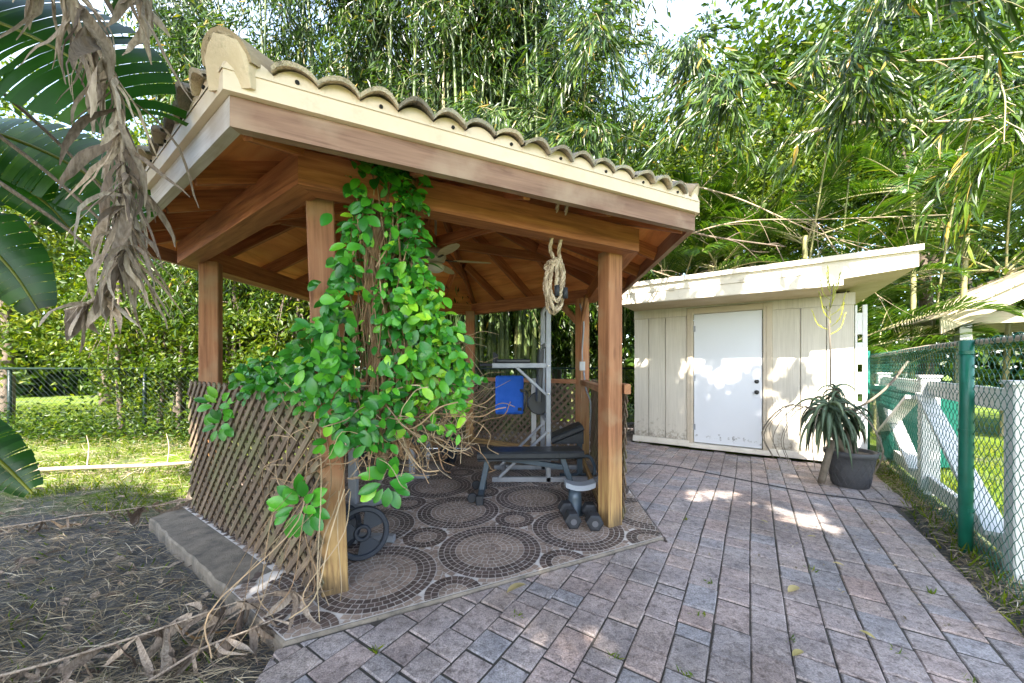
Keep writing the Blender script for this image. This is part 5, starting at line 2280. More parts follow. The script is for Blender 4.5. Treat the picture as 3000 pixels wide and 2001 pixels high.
gK = 'tall trees behind the bamboo grove'
leafy_tree('tall tree closing the view behind the middle of the bamboo', (-1.5, 13.0, -.05), 8.5, (-1.5, 13.0, 7.6), (3.0, 1.8, 6.4), 14000, .27, 21, gK, .2, (0, 0), .22)
leafy_tree('tall tree behind the left half of the bamboo', (-5.2, 13.0, -.05), 8.5, (-5.2, 13.0, 7.4), (2.8, 1.8, 6.4), 13000, .27, 22, gK, .2, (0, 0), .35)
leafy_tree('tall tree behind the right-hand edge of the bamboo', (1.6, 13.2, -.05), 8.0, (1.6, 13.2, 6.6), (2.5, 1.8, 5.8), 12000, .27, 23, gK, .2, (0, 0), .25)
leafy_tree('tall tree rising behind the leafy ones right of the sky gap', (9.2, 12.5, -.05), 9.5, (9.4, 12.2, 9.0), (3.3, 2.2, 5.0), 14000, .27, 24, gK, .2, (0, 0), .42)
leafy_tree('tall tree at the upper right corner behind the bamboo branches', (13.0, 10.5, -.05), 9.5, (13.0, 10.5, 9.6), (3.4, 2.4, 5.0), 13000, .27, 25, gK, .2, (0, 0), .42)
leafy_tree('medium tree under the sky gap behind the shed', (5.6, 12.6, -.05), 5.5, (5.6, 12.4, 5.6), (2.8, 1.8, 4.2), 12000, .25, 26, gK, .16, (0, 0), .3)

gL = 'trees beyond the left fence'
leafy_tree('spreading bright green tree beyond the left fence, above the dead leaves', (-8.8, 9.6, -.08), 5.6, (-9.0, 9.4, 5.0), (3.2, 2.0, 3.8), 15000, .14, 11, gL, .14, (.3, 0), .66)
leafy_tree('tall tree beyond the left fence, closest to the bamboo grove', (-6.9, 11.0, -.08), 5.4, (-6.9, 11.0, 5.4), (2.4, 2.0, 3.8), 12000, .14, 12, gL, .15, (0, 0), .58)
leafy_tree('dense darker tree at the far left of the lawn', (-14.5, 13.0, -.08), 4.4, (-14.5, 13.0, 4.2), (3.6, 2.4, 3.2), 9000, .19, 13, gL, .2, (0, 0), .3)
leafy_tree('rounded tree at the back of the neighbouring lawn', (-10.5, 17.5, -.08), 4.4, (-10.5, 17.5, 4.4), (4.2, 2.4, 3.4), 8000, .24, 14, gL, .2, (0, 0), .45)
leafy_tree('pale green tree over the lawn seen between the two left posts', (-5.2, 14.5, -.08), 4.0, (-5.2, 14.5, 4.0), (2.6, 2.0, 2.8), 7000, .18, 15, gL, .15, (0, 0), .75)
leafy_tree('sunlit tree at the far left edge, its crown framed by the banana leaves', (-11.0, 7.9, -.08), 4.2, (-11.0, 7.9, 4.4), (2.6, 1.6, 3.2), 12000, .14, 16, gL, .13, (0, 0), .68)

# slim saplings growing along the left fence
sap = []
sp = [(-7.5, 7.0), (-6.85, 7.5), (-5.9, 7.45), (-5.4, 7.0), (-4.55, 7.5), (-4.05, 7.0), (-7.1, 7.3), (-6.55, 7.15), (-6.15, 7.25), (-5.65, 7.15), (-5.2, 7.3), (-4.75, 7.2), (-4.3, 7.25), (-3.85, 7.3), (-7.9, 7.4)]
s0 = None
for k in range(3):
    r = random.Random(300 + k)
    t_ = leafy_tree('slim sapling with thin leafy stems growing along the left fence', (0, 0, 0), 3.6, (0, 0, 2.15), (.80, .6, 1.7), 2700, .10, 30 + k, 'slim saplings along the left fence', .052, (r.uniform(-.2, .2), .1), .6, name='sapling', nl=12, shell=.15)
    sap.append(t_)
for k, (x, y) in enumerate(sp):
    if k < 3:
        sap[k].location = (x, y, -.09)
        sap[k].rotation_euler = (0, 0, gr.uniform(0, 6.28))
    else:
        dup(sap[k % 3], (x, y, -.09), gr.uniform(0, 6.28), gr.uniform(.85, 1.15), tilt=(gr.uniform(-.06, .06), gr.uniform(-.06, .06)))

# far-off wood closing the view
b = MB()
n = 26000
a = rng.uniform(-1.25, 1.25, n)
rad = rng.uniform(27, 34, n)
hz = rng.beta(1.2, 1.3, n) * (6.5 + 2.2 * np.sin(a * 9) + 1.2 * np.sin(a * 23 + 1))
pos = np.stack([rad * np.sin(a), rad * np.cos(a), hz], 1)
X = rdir(n)
Z = rdir(n)
b.scatter(T_DIAM, pos, X, Z, rng.uniform(.5, 1.0, n), rng.uniform(.3, .5, n), np.clip(rng.normal(.3, .18, n) + .1 * np.sin(a * 31), 0, 1))
struct(b.build('far_wood', L_tree), 'stuff')

# ================================================================== PALMS
def frond_mesh(seed, Lr, arch_, nleaf=44):
    r = random.Random(seed)
    pts = []
    for i in range(15):
        f = i / 14
        pts.append(Vector((Lr * math.sin(min(1.5, f * 1.25)) / math.sin(1.25) * .9 * (1 if f < 1 else 1), 0, Lr * (.62 * f - arch_ * f * f))))
    b = MB()
    b.mat = 1
    b.tint = .8
    b.tube(pts, [.014 * (1 - .8 * i / 14) + .002 for i in range(15)], 5, False)
    b.mat = 0
    pos, X, Z, L, Wd, T = [], [], [], [], [], []
    for k in range(nleaf):
        f = .16 + .84 * k / (nleaf - 1)
        q = f * 14
        i = min(13, int(q))
        p = pts[i].lerp(pts[i + 1], q - i)
        t = (pts[i + 1] - pts[i]).normalized()
        n = Vector((0, 1, 0)).cross(t)
        n = -n if n.z < 0 else n
        for s in (-1, 1):
            d = t * (.55 + .5 * f) + Vector((0, s, 0)) * (1.0 - .35 * f) + n * r.uniform(.15, .4)
            pos.append(tuple(p))
            X.append(tuple(d.normalized()))
            Z.append(tuple(n + Vector((0, -s * .3, 0))))
            L.append((.50 * math.sin(math.pi * min(1, .18 + .8 * f)) + .12) * r.uniform(.88, 1.1))
            Wd.append(r.uniform(.022, .032))
            T.append(min(1, max(0, r.gauss(.5, .17))))
    b.scatter(T_PALM, pos, X, Z, L, Wd, T)
    return b


T_PALM = ([(0, -.3, 0), (0, .3, 0), (.35, -.5, .03), (.35, .5, .03), (.7, -.36, -.07), (.7, .36, -.07), (1, 0, -.28)], [(0, 2, 3, 1), (2, 4, 5, 3), (4, 6, 5)])
FR = []
for k in range(4):
    o = frond_mesh(500 + k, 1.75 + .15 * k, .22 + .16 * k).build('frond', [L_palm, B_culm])
    FR.append(o.data)
    bpy.data.objects.remove(o)
ST = []
for k in range(2):
    b = MB()
    pts, rad = [], []
    for i in range(40):
        z = i * .1
        pts.append(Vector((.03 * math.sin(z * 1.3 + k), .03 * math.cos(z), z)))
        rad.append(.042 * (1.12 if i % 3 == 0 else .97))
    b.tint = .7 + .15 * k
    b.tube(pts, rad, 9)
    o = b.build('stem', B_culm, None, True)
    ST.append(o.data)
    bpy.data.objects.remove(o)


def palm(label, loc, stems, group='feathery palms around the shed'):
    o = thing('palm', label, 'palm', loc, 0, group)
    for (dx, dy, h, nf) in stems:
        s = bpy.data.objects.new('stem', ST[rnd.randrange(2)])
        COL.objects.link(s)
        s.parent = o
        s.location = (dx, dy, 0)
        s.scale = (1, 1, h / 3.9)
        s.rotation_euler = (rnd.uniform(-.06, .06), rnd.uniform(-.06, .06), 0)
        a0 = rnd.uniform(0, 6)
        for k in range(nf):
            f = bpy.data.objects.new('frond', FR[rnd.randrange(4)])
            COL.objects.link(f)
            f.parent = o
            f.location = (dx + rnd.uniform(-.04, .04), dy + rnd.uniform(-.04, .04), h - .05 * (k % 3))
            f.rotation_euler = (rnd.uniform(-.25, .25), rnd.uniform(-.75, .45), a0 + k * 2.4)
            q = rnd.uniform(.8, 1.12)
            f.scale = (q, q, q)
    return o


palm('clump of feathery palms rising straight behind the shed roof', (4.3, 7.6, -.05), [(0, 0, 3.4, 11), (.6, .3, 4.1, 11), (-.6, .3, 3.0, 10)])
palm('feathery palm clump behind the right end of the shed, above its soffit', (6.3, 6.9, -.05), [(0, 0, 1.7, 11), (.5, .3, 2.8, 11), (-.4, .4, 3.9, 11)])
palm('low glossy palm spreading between the shed and the small shelter', (7.0, 7.0, -.05), [(0, 0, 1.0, 10), (.45, .4, 1.6, 9)])
palm('tall palm clump high above the small shelter roof', (8.7, 7.2, -.05), [(0, 0, 4.1, 11), (.6, -.3, 3.2, 10), (-.6, .2, 5.0, 11)])
palm('palm clump behind the slanting pale trunk, left of the other palms', (2.9, 8.1, -.05), [(0, 0, 2.7, 10), (.5, .3, 3.5, 10)])
palm('palm half hidden behind the white rail fence at the right edge', (9.2, 4.6, -.05), [(0, 0, 1.0, 9), (.4, .3, 1.9, 9)])

# ------------------------------------------------------------------ bare pale branches tangled among the leaves above the shed
tb = random.Random(8)
for k, (p, q, sag, r_, lab) in enumerate((((1.7, 6.6, 3.55), (4.2, 5.6, 3.15), .25, .028, 'dark bare branch starting above the gazebo roof corner, thickest of the tangle'),
                                          ((3.0, 7.0, 4.9), (5.8, 5.6, 3.0), .1, .018, 'pale bare branch slanting down to the right over the shed roof'),
                                          ((2.2, 6.4, 3.3), (5.9, 4.9, 3.35), .3, .012, 'thin pale branch running nearly level over the shed roof'),
                                          ((5.2, 6.8, 5.6), (7.6, 5.2, 4.9), .15, .034, 'thick pale branch high at the right edge'),
                                          ((4.6, 6.6, 6.4), (7.8, 5.4, 6.0), .2, .026, 'grey branch near the top right corner'),
                                          ((2.4, 6.6, 3.1), (3.4, 6.2, 2.75), -.05, .010, 'short yellowish twig just above the left end of the shed roof'),
                                          ((4.9, 6.4, 4.2), (5.5, 5.4, 2.3), .1, .009, 'thin bare twig hanging down beside the right end of the shed'))):
    o = thing('bare_branch', lab, 'branch', p, 0, 'bare branches tangled over the shed')
    p, q = Vector(p), Vector(q)
    c = curve([p, p.lerp(q, .35) + Vector((0, 0, sag)), p.lerp(q, .7) + Vector((0, .1, sag * .6)), q], 24)
    b = MB()
    b.tube(c, [r_ * (1 - .7 * i / 23) for i in range(24)], 7)
    for z in range(12):
        i = tb.randrange(4, 23)
        d = (c[min(23, i + 1)] - c[i - 1]).normalized() + Vector((tb.gauss(0, .5), tb.gauss(0, .4), tb.gauss(0, .6)))
        d.normalize()
        L = tb.uniform(.25, .8)
        b.tube(curve([c[i], c[i] + d * L * .5 + Vector((0, 0, tb.uniform(-.05, .08))), c[i] + d * L + Vector((0, 0, tb.uniform(-.15, .1)))], 8), [r_ * .3 * (1 - .8 * h / 7) + .0008 for h in range(8)], 4, False)
    b.build('limb', B_tan if k else B_bark, o, True)
# ================================================================== VINE OVER THE FRONT POST
vine = thing('climbing_vine', 'glossy green vine with tangled brown stems covering the front post', 'vine', (-.7, 2.2, .0))
vA = hexpt(0, POST_R + .20)
vC = hexpt(1, POST_R + .20)
vx = (vC - vA).normalized()
vn = Vector((vx.y, -vx.x, 0))          # toward the viewer
lx = (hexpt(5, POST_R + .16) - hexpt(0, POST_R + .16)).normalized()


def VP(s, z, o=0.0):
    return vA + vx * (s + .085) + vn * o + Vector((0, 0, z))


vr = random.Random(77)


def half_w(z):
    """left and right reach of the vine mass along the beam at each height"""
    pts = [(.62, .18, .28), (.80, .06, .50), (1.0, .0, .70), (1.25, -.12, .76), (1.45, -.06, .66), (1.7, .0, .54), (1.95, .06, .46), (2.2, .10, .46), (2.50, .12, .44)]
    for (z0, a0, b0), (z1, a1, b1) in zip(pts[:-1], pts[1:]):
        if z <= z1:
            f = max(0, (z - z0) / (z1 - z0))
            return a0 + (a1 - a0) * f, b0 + (b1 - b0) * f
    return pts[-1][1:]


b = MB()
for k in range(150):
    s0 = vr.uniform(.12, .46)
    z0 = vr.uniform(2.2, 2.48)
    z1 = vr.choice([vr.uniform(1.3, 1.9), vr.uniform(.8, 1.3), vr.uniform(.75, 1.0)])
    a, c = half_w(z1)
    s1 = .27 + (vr.uniform(a, c) - .27) * vr.uniform(.25, .8)
    o0, o1 = vr.uniform(-.12, .12), vr.uniform(-.14, .16)
    b.tint = vr.random()
    b.tube(curve([VP(s0, z0, o0), VP(s0 * .8 + .27 * .2 + vr.uniform(-.05, .05), z0 * .67 + z1 * .33, (o0 + o1) / 2), VP(s0 * .4 + s1 * .6 + vr.uniform(-.06, .06), z0 * .3 + z1 * .7, o1 + vr.uniform(-.05, .05)), VP(s1, z1, o1)], 14),
           [vr.uniform(.0022, .0055)] * 14, 4, False)
for k in range(26):
    s0 = .2 + .012 * k
    b.tint = vr.uniform(.2, .8)
    b.tube(curve([VP(s0, 2.46, vr.uniform(-.1, .06)), VP(.24 + vr.uniform(-.06, .1), 1.9, vr.uniform(-.05, .1)), VP(.28 + vr.uniform(-.09, .1), 1.5, vr.uniform(-.05, .1)), VP(.26 + vr.uniform(-.09, .14), 1.1, vr.uniform(-.06, .1)), VP(.2 + vr.uniform(-.09, .3), .8, vr.uniform(-.1, .1))], 22),
           [vr.uniform(.006, .013)] * 22, 5, False)
# woody tangle hanging at the lower right
for k in range(150):
    c0 = VP(vr.uniform(.10, .72), vr.uniform(.82, 1.12), vr.uniform(-.12, .16))
    b.tint = vr.uniform(.4, 1)
    pts = [c0]
    d = Vector((vr.gauss(0, 1), vr.gauss(0, .6), vr.gauss(0, .6))).normalized()
    for q in range(5):
        d = (d + Vector((vr.gauss(0, .6), vr.gauss(0, .5), vr.gauss(-.12, .6)))).normalized()
        nx = pts[-1] + d * vr.uniform(.06, .12)
        nx.z = max(.72, min(1.2, nx.z))
        pts.append(nx)
    b.tube(curve(pts, 16), [vr.uniform(.0018, .004)] * 16, 3, False)
# thin runners trailing from the post to the floor
for k in range(20):
    q0 = hexpt(0, POST_R + .1) + Vector((vr.uniform(-.12, .16), vr.uniform(-.06, .05), vr.uniform(.55, 1.05)))
    q1 = hexpt(0, POST_R) + Vector((vr.uniform(-.36, .2), vr.uniform(-.34, -.02), .05))
    if k % 4 == 0:
        q1 = hexpt(0, POST_R) + Vector((vr.uniform(-.5, -.2), vr.uniform(-.55, -.25), .02))
    b.tint = vr.uniform(.5, 1)
    b.tube(curve([q0, q0.lerp(q1, .35) + Vector((vr.uniform(-.12, .12), -.05, .0)), q0.lerp(q1, .7) + Vector((vr.uniform(-.12, .12), -.08, -.04)), q1], 14), [vr.uniform(.0016, .0036)] * 14, 3, False)
# dry twigs poking out to the right and along the lattice
for k in range(16):
    q0 = VP(vr.uniform(.5, .7), vr.uniform(1.0, 1.5), vr.uniform(-.1, .1))
    b.tint = vr.uniform(.6, 1)
    d = Vector((vr.uniform(.5, 1), vr.uniform(-.2, .3), vr.uniform(-.5, .3)))
    b.tube(curve([q0, q0 + d * .12, q0 + d * .22 + Vector((0, 0, vr.uniform(-.08, .05))), q0 + d * .34], 9), [.003, .003, .0028, .0025, .0022, .002, .0018, .0015, .001], 3, False)
for k in range(14):
    q0 = hexpt(0, POST_R + .18) + lx * vr.uniform(.0, .4) + Vector((0, 0, vr.uniform(.4, 1.15)))
    b.tint = vr.uniform(.5, 1)
    q1 = q0 + lx * vr.uniform(.2, .7) + Vector((0, 0, vr.uniform(-.4, .25)))
    b.tube(curve([q0, q0.lerp(q1, .4) + Vector((-.04, -.05, .06)), q1], 9), [vr.uniform(.0015, .003)] * 9, 3, False)
b.build('stems', B_vine, vine)

pos, X, Z, L, T = [], [], [], [], []


def vleaf(p, out, big=1.0, bright=0.0):
    d = Vector((vr.gauss(0, .7), vr.gauss(0, .35), vr.gauss(-.55, .5))) + vx * vr.gauss(0, .4) + vn * .35
    n = vn * 1.0 + Vector((vr.gauss(0, .4), vr.gauss(0, .4), vr.uniform(.1, .9))) + out * .3
    pos.append(tuple(p))
    X.append(tuple(d))
    Z.append(tuple(n))
    L.append((.032 + .056 * vr.random() ** 1.4) * big)
    T.append(min(1, max(0, vr.gauss(.5 + bright, .22))))


k = 0
while k < 2300:
    z = vr.uniform(.9, 2.46)
    a, c = half_w(z)
    s = vr.uniform(a, c)
    u = (s - a) / (c - a)
    # a strip of bare brown stems runs down the middle
    bare = .32 + .05 * math.sin(z * 7)
    if abs(u - bare) < (.17 if z > 1.45 else .10) and 1.2 < z < 2.3 and vr.random() < .92:
        continue
    if z < 1.08 and u > .35 and vr.random() < .85:
        continue
    if z > 1.85 and vr.random() < .45:
        continue
    vleaf(VP(s + vr.gauss(0, .03), z, vr.uniform(-.05, .22) * (1.25 if z < 1.7 else .9)), Vector((0, 0, 0)), 1.0, .24 if u > .6 and z < 1.8 else .0)
    k += 1
# arm along the top of the lattice to the left
for k in range(430):
    f = vr.random() ** 1.25
    p = hexpt(0, POST_R + .14) + lx * (f * .95) + Vector((vr.gauss(0, .03), vr.gauss(-.03, .05), 1.22 + .24 * (1 - f) ** 1.5 * vr.uniform(-.5, 1.3) + vr.gauss(0, .045)))
    vleaf(p, Vector((0, -.5, 0)), 1.05, -.05)
# sprays hanging low: one to the right of the post, one on the lattice to the left
for c_, n_, sp_ in ((VP(.27, .69, .13), 13, .065), (hexpt(0, POST_R + .22) + lx * .10 + Vector((0, 0, .56)), 20, .085), (hexpt(0, POST_R + .2) + lx * 1.35 + Vector((0, 0, 1.02)), 10, .07), (hexpt(0, POST_R + .2) + lx * 1.3 + Vector((0, 0, .88)), 8, .05)):
    for k in range(n_):
        a = k * 2.4
        rr_ = sp_ * math.sqrt((k + .5) / n_)
        p = c_ + Vector((math.cos(a) * rr_, 0, math.sin(a) * rr_ * .9)) + vn * vr.uniform(0, .05)
        pos.append(tuple(p))
        X.append((math.cos(a) + vr.gauss(0, .2), -.3, math.sin(a) - .15))
        Z.append((vr.gauss(0, .2) + vn.x, vn.y, .5))
        L.append(vr.uniform(.07, .105))
        T.append(min(1, max(0, vr.gauss(.55, .18))))
m = MB()
L = np.array(L)
m.scatter(T_OVAL, pos, X, Z, L * 1.12, L * rng.uniform(.52, .7, len(L)), T)
m.build('leaves', L_vine, vine, True)

# ================================================================== BANANA PLANT AT THE LEFT
ban = thing('banana_plant', 'banana plant with broad torn green leaves at the left edge', 'banana plant', (-3.05, 1.75, -.08))
b = MB()
b.tint = .5
b.tube(curve([(-3.05, 1.75, -.1), (-3.04, 1.74, 1.0), (-3.0, 1.72, 2.2), (-2.9, 1.7, 2.9)], 16), [.13 - .004 * i for i in range(16)], 12)
b.build('pseudostem', paint('banana_stem', (.17, .19, .07), (.26, .19, .09), .6, 7, .9, 60, .5, dirt=(.07, .05, .03), dirt_amt=.7, streak=True), ban, True)


def banana_leaf(pts, wid, tints, seed, side=(0, 0, 1), fold=.25, cuts=16, droop=.25):
    """midrib with two blades torn into strips that hang a little apart"""
    r = random.Random(seed)
    c = curve(pts, 60)
    b = MB()
    b.mat = 1
    b.tint = .9
    b.tube(c, [.012 * (1 - .85 * i / 59) + .002 for i in range(60)], 6, False)
    b.mat = 0
    up = Vector(side)
    for sg in (-1, 1):
        i = 2
        while i < 57:
            k = r.randint(1, max(2, int(60 / cuts)))
            j = min(58, i + k)
            dz = r.uniform(-.010, .006) - (.08 if r.random() < .06 else 0)
            b.tint = min(1, max(0, r.gauss(tints, .12)))
            prev = None
            for q in range(i, j + 1):
                f = q / 59
                w = wid * math.sin(math.pi * min(1, f * .9 + .07)) ** .6
                t = (c[min(59, q + 1)] - c[q - 1]).normalized()
                s = t.cross(up).normalized() * sg
                n = s.cross(t) * sg
                row = []
                gap = .0 if i < q < j else (.0008 if dz > -.05 else .008)
                for h in range(6):
                    g_ = h / 5
                    p = c[q] + s * (w * g_) + n * (fold * w * g_ - droop * w * g_ * g_ * 1.6 + dz * g_ * g_) + t * (.12 * w * g_)
                    if gap and h > 0:
                        p = p + t * (gap * g_ * (1 if q == i else -1))
                    row.append(b.pt(p))
                if prev:
                    for h in range(5):
                        b.face((prev[h], prev[h + 1], row[h + 1], row[h]))
                prev = row
            i = j
    return b


def bleaf(name, *a, **k):
    return banana_leaf(*a, **k).build(name, [L_ban, L_ban], ban, True)


# big leaf across the top-left corner, one below it, one hanging low
bleaf('leaf', [(-3.0, 1.5, 2.6), (-2.7, 1.5, 2.80), (-2.25, 1.5, 2.76), (-1.8, 1.48, 2.56), (-1.45, 1.45, 2.26)], .36, .45, 1, (0, -.85, .5), cuts=26, droop=.12, fold=.1)
bleaf('leaf', [(-3.0, 1.6, 2.8), (-2.6, 1.4, 3.02), (-2.1, 1.36, 3.05), (-1.6, 1.34, 2.92), (-1.25, 1.3, 2.66)], .34, .4, 2, (0, -.75, .65), cuts=26, droop=.12, fold=.1)
bleaf('leaf', [(-3.0, 1.75, 2.5), (-2.9, 2.0, 2.60), (-2.65, 2.1, 2.52), (-2.4, 2.15, 2.36), (-2.2, 2.15, 2.15)], .26, .55, 6, (0, -.85, .5), cuts=22, droop=.12, fold=.1)
bleaf('leaf', [(-3.1, 1.7, 2.1), (-2.85, 1.7, 2.15), (-2.62, 1.72, 2.0), (-2.42, 1.75, 1.78), (-2.30, 1.78, 1.55)], .17, .3, 3, (0, -.85, .5), cuts=20)
bleaf('leaf', [(-3.2, 1.7, 2.2), (-3.05, 1.9, 2.4), (-2.85, 2.0, 2.38), (-2.7, 2.1, 2.25), (-2.6, 2.15, 2.1)], .14, .35, 4, (0, -.8, .55), cuts=20)
bleaf('leaf', [(-2.5, 1.4, 1.25), (-2.2, 1.36, 1.16), (-1.98, 1.33, 1.04), (-1.84, 1.32, .94), (-1.74, 1.32, .84)], .085, .25, 5, (0, -.75, .6), cuts=16)


def dead_strips(b, c, n, L0, L1, w0, w1, r, spread=.35, fl=0.0, f0=.06):
    """dry torn strips hanging from a rib"""
    for k in range(n):
        f = r.uniform(f0, 1)
        i = min(len(c) - 2, int(f * (len(c) - 1)))
        p = c[i]
        L = r.uniform(L0, L1)
        w = w0 + (w1 - w0) * r.random() ** 1.7
        if r.random() < .4:
            w, L = w * .45, L * 1.25
        a = r.uniform(0, 6.28)
        out = Vector((math.cos(a), math.sin(a) * .7, 0))
        kx = r.uniform(.2, 1.0) * spread
        b.tint = min(.84 if r.random() < .93 else 1, max(0, r.gauss(.40, .25)))
        d = (out * kx * 1.6 + Vector((0, 0, -.7 + r.uniform(-.2, .7)))).normalized()
        q = Vector(p)
        s = d.cross(Vector((math.sin(a), math.cos(a), .3))).normalized()
        prev = None
        N = 8
        curl = r.uniform(-2.6, 2.6)
        bend = Vector((r.gauss(0, .08), r.gauss(0, .07), 0))
        for h in range(N + 1):
            g_ = h / N
            ww = w * (.55 + .9 * g_ if g_ < .4 else .91 * (1 - ((g_ - .4) / .6) ** 1.6)) + .0015
            ca, sa = math.cos(curl * g_), math.sin(curl * g_)
            nrm = d.cross(s).normalized()
            s2 = s * ca + nrm * sa
            n2 = d.cross(s2)
            row = [b.pt(q - s2 * ww + n2 * ww * .35), b.pt(q - n2 * ww * .1), b.pt(q + s2 * ww + n2 * ww * .35)]
            if prev:
                b.face((prev[0], prev[1], row[1], row[0]))
                b.face((prev[1], prev[2], row[2], row[1]))
            prev = row
            q = q + d * (L / N)
            d = (d + bend + Vector((r.gauss(0, .17), r.gauss(0, .17), -.26 + fl))).normalized()
            if fl and q.z < .0:
                q.z = max(q.z, -.06 + r.uniform(0, .02))


def dead_leaf(label, pts, n, L0, L1, w0, w1, seed, group='dead banana leaves', spread=.35, fl=0.0, name='dead_banana_leaf', rib=.011, f0=.06):
    r = random.Random(seed)
    o = thing(name, label, 'dead leaf', pts[0], 0, group)
    c = curve(pts, 40)
    b = MB()
    b.tint = .6
    b.tube(c, [rib * (1 - .75 * i / 39) + .0015 for i in range(40)], 6, True)
    b.build('midrib', L_dead, o, True)
    b = MB()
    dead_strips(b, c, n, L0, L1, w0, w1, r, spread, fl, f0)
    b.build('torn_blade', L_dead, o, True)
    return o


dead_leaf('long withered banana leaf hanging in shreds before the gazebo roof', [(-2.3, 1.32, 2.6), (-1.85, 1.22, 2.85), (-1.54, 1.20, 2.66), (-1.34, 1.22, 2.25), (-1.30, 1.22, 1.90), (-1.29, 1.22, 1.66)], 150, .12, .33, .005, .021, 1, spread=.32, f0=.30)
dead_leaf('short withered leaf bunched at the top edge, right of the longer hanging one', [(-2.5, 1.45, 2.8), (-1.9, 1.3, 2.95), (-1.5, 1.22, 2.86), (-1.24, 1.18, 2.66), (-1.18, 1.17, 2.45)], 26, .12, .32, .010, .028, 2, spread=.2, f0=.5)
dead_leaf('withered leaf end twisted sideways at the foot of the hanging shreds', [(-1.30, 1.23, 1.92), (-1.31, 1.22, 1.74), (-1.33, 1.22, 1.60), (-1.41, 1.22, 1.52), (-1.50, 1.22, 1.49)], 16, .09, .19, .013, .028, 3, spread=.5, f0=.5)
# fallen ones on the ground
dead_leaf('fallen banana leaf stretched along the bottom edge up to the slab corner', [(-2.6, 1.42, -.05), (-2.1, 1.60, -.02), (-1.7, 1.72, .05), (-1.42, 1.84, .10), (-1.12, 1.95, .13)], 46, .12, .30, .016, .036, 4, 'fallen dead leaves on the ground', .8, .22, rib=.006)
dead_leaf('fallen banana leaf lying across the dirt beside the far slab corner', [(-4.6, 2.85, -.05), (-4.1, 3.0, -.01), (-3.6, 3.15, .03), (-3.1, 3.35, .05), (-2.85, 3.5, .08)], 40, .12, .32, .016, .036, 5, 'fallen dead leaves on the ground', .8, .22, rib=.006)
dead_leaf('fallen curled leaf heaped in the very bottom left corner', [(-2.5, 1.28, -.05), (-2.1, 1.36, -.03), (-1.75, 1.40, -.02), (-1.5, 1.45, -.03)], 34, .12, .28, .014, .032, 6, 'fallen dead leaves on the ground', .9, .24, rib=.005)
dead_leaf('fallen leaf crumpled against the near slab corner', [(-1.55, 1.55, -.04), (-1.4, 1.66, .02), (-1.26, 1.74, .04), (-1.14, 1.82, .06)], 26, .10, .26, .012, .032, 9, 'fallen dead leaves on the ground', .9, .2, rib=.005)
dead_leaf('brown fallen leaf propped against the lattice foot', [(-3.3, 3.7, -.05), (-3.12, 3.55, .12), (-3.0, 3.5, .26)], 14, .12, .3, .02, .04, 7, 'fallen dead leaves on the ground', .5, .05)

# thin dead leaf stalks slanting down from the banana plant
for k, (p, q, lab) in enumerate((((-2.75, 1.8, 2.85), (-1.95, 1.95, 1.98), 'dry stalk slanting down across the left edge, highest of three'),
                                 ((-2.75, 1.8, 2.6), (-1.95, 2.0, 1.80), 'dry stalk slanting down across the left edge, middle of three'),
                                 ((-2.7, 1.85, 2.3), (-2.0, 2.05, 1.62), 'dry stalk slanting down across the left edge, lowest of three'))):
    b = MB()
    b.tint = .2
    p, q = Vector(p), Vector(q)
    b.tube(curve([p, p.lerp(q, .5) + Vector((0, 0, .05)), q], 14), [.012 - .0006 * i for i in range(14)], 7)
    tag(b.build('dry_stalk', L_dead, None, True), lab, 'stalk', 'dry banana stalks')

# fallen pole and sticks on the lawn
b = MB()
b.tint = .6
b.tube(curve([(-6.7, 4.55, -.03), (-5.6, 4.68, .0), (-4.6, 4.75, .02), (-3.95, 4.9, .05)], 20), [.03 - .0006 * i for i in range(20)], 9)
tag(b.build('fallen_pole', B_tan, None, True), 'long pale fallen branch lying across the grass on the left', 'branch')
for k, (p, q, lab) in enumerate((((-4.55, 4.8, .0), (-4.75, 5.0, .38), 'thin bare stick standing up from the fallen branch'),
                                 ((-5.55, 4.75, .0), (-6.2, 5.3, .30), 'thin grey stick slanting left behind the fallen branch'),
                                 ((-4.2, 4.85, .0), (-4.45, 5.2, .42), 'thin pale stick leaning at the right end of the fallen branch'))):
    b = MB()
    p, q = Vector(p), Vector(q)
    b.tube(curve([p, p.lerp(q, .5) + Vector((.03, 0, .03)), q], 9), [.010 - .0008 * i for i in range(9)], 6)
    tag(b.build('stick', B_tan, None, True), lab, 'stick', 'bare sticks by the fallen branch')

# ================================================================== LEFT CHAIN LINK FENCE AND NEIGHBOUR
bf = thing('chain_link_fence', 'dark green chain-link fence along the back of the yard, behind saplings and bamboo', 'chain-link fence', (-12, 6.9, 0))
dkgreen = paint('dark_green_fence', (.005, .018, .014), (.004, .012, .010), .4, 9)
b = chain_mesh(Vector((-12, 6.85, 0)), Vector((1, 0, 0)), 0, 14.4, -.08, 1.26, .105, .0021)
b.build('wire_mesh', dkgreen, bf)
b = MB()
b.tube([(-12, 6.85, 1.27), (-6, 6.85, 1.265), (2.4, 6.85, 1.27)], .02, 8)
b.build('top_rail', dkgreen, bf, True)
for x in (-12, -9.5, -6.95, -4.4, -1.9, .7, 2.4):
    b = MB()
    b.tube([(x, 6.88, -.2), (x, 6.88, 1.28)], .03, 10)
    b.build('fence_post', dkgreen, bf, True)

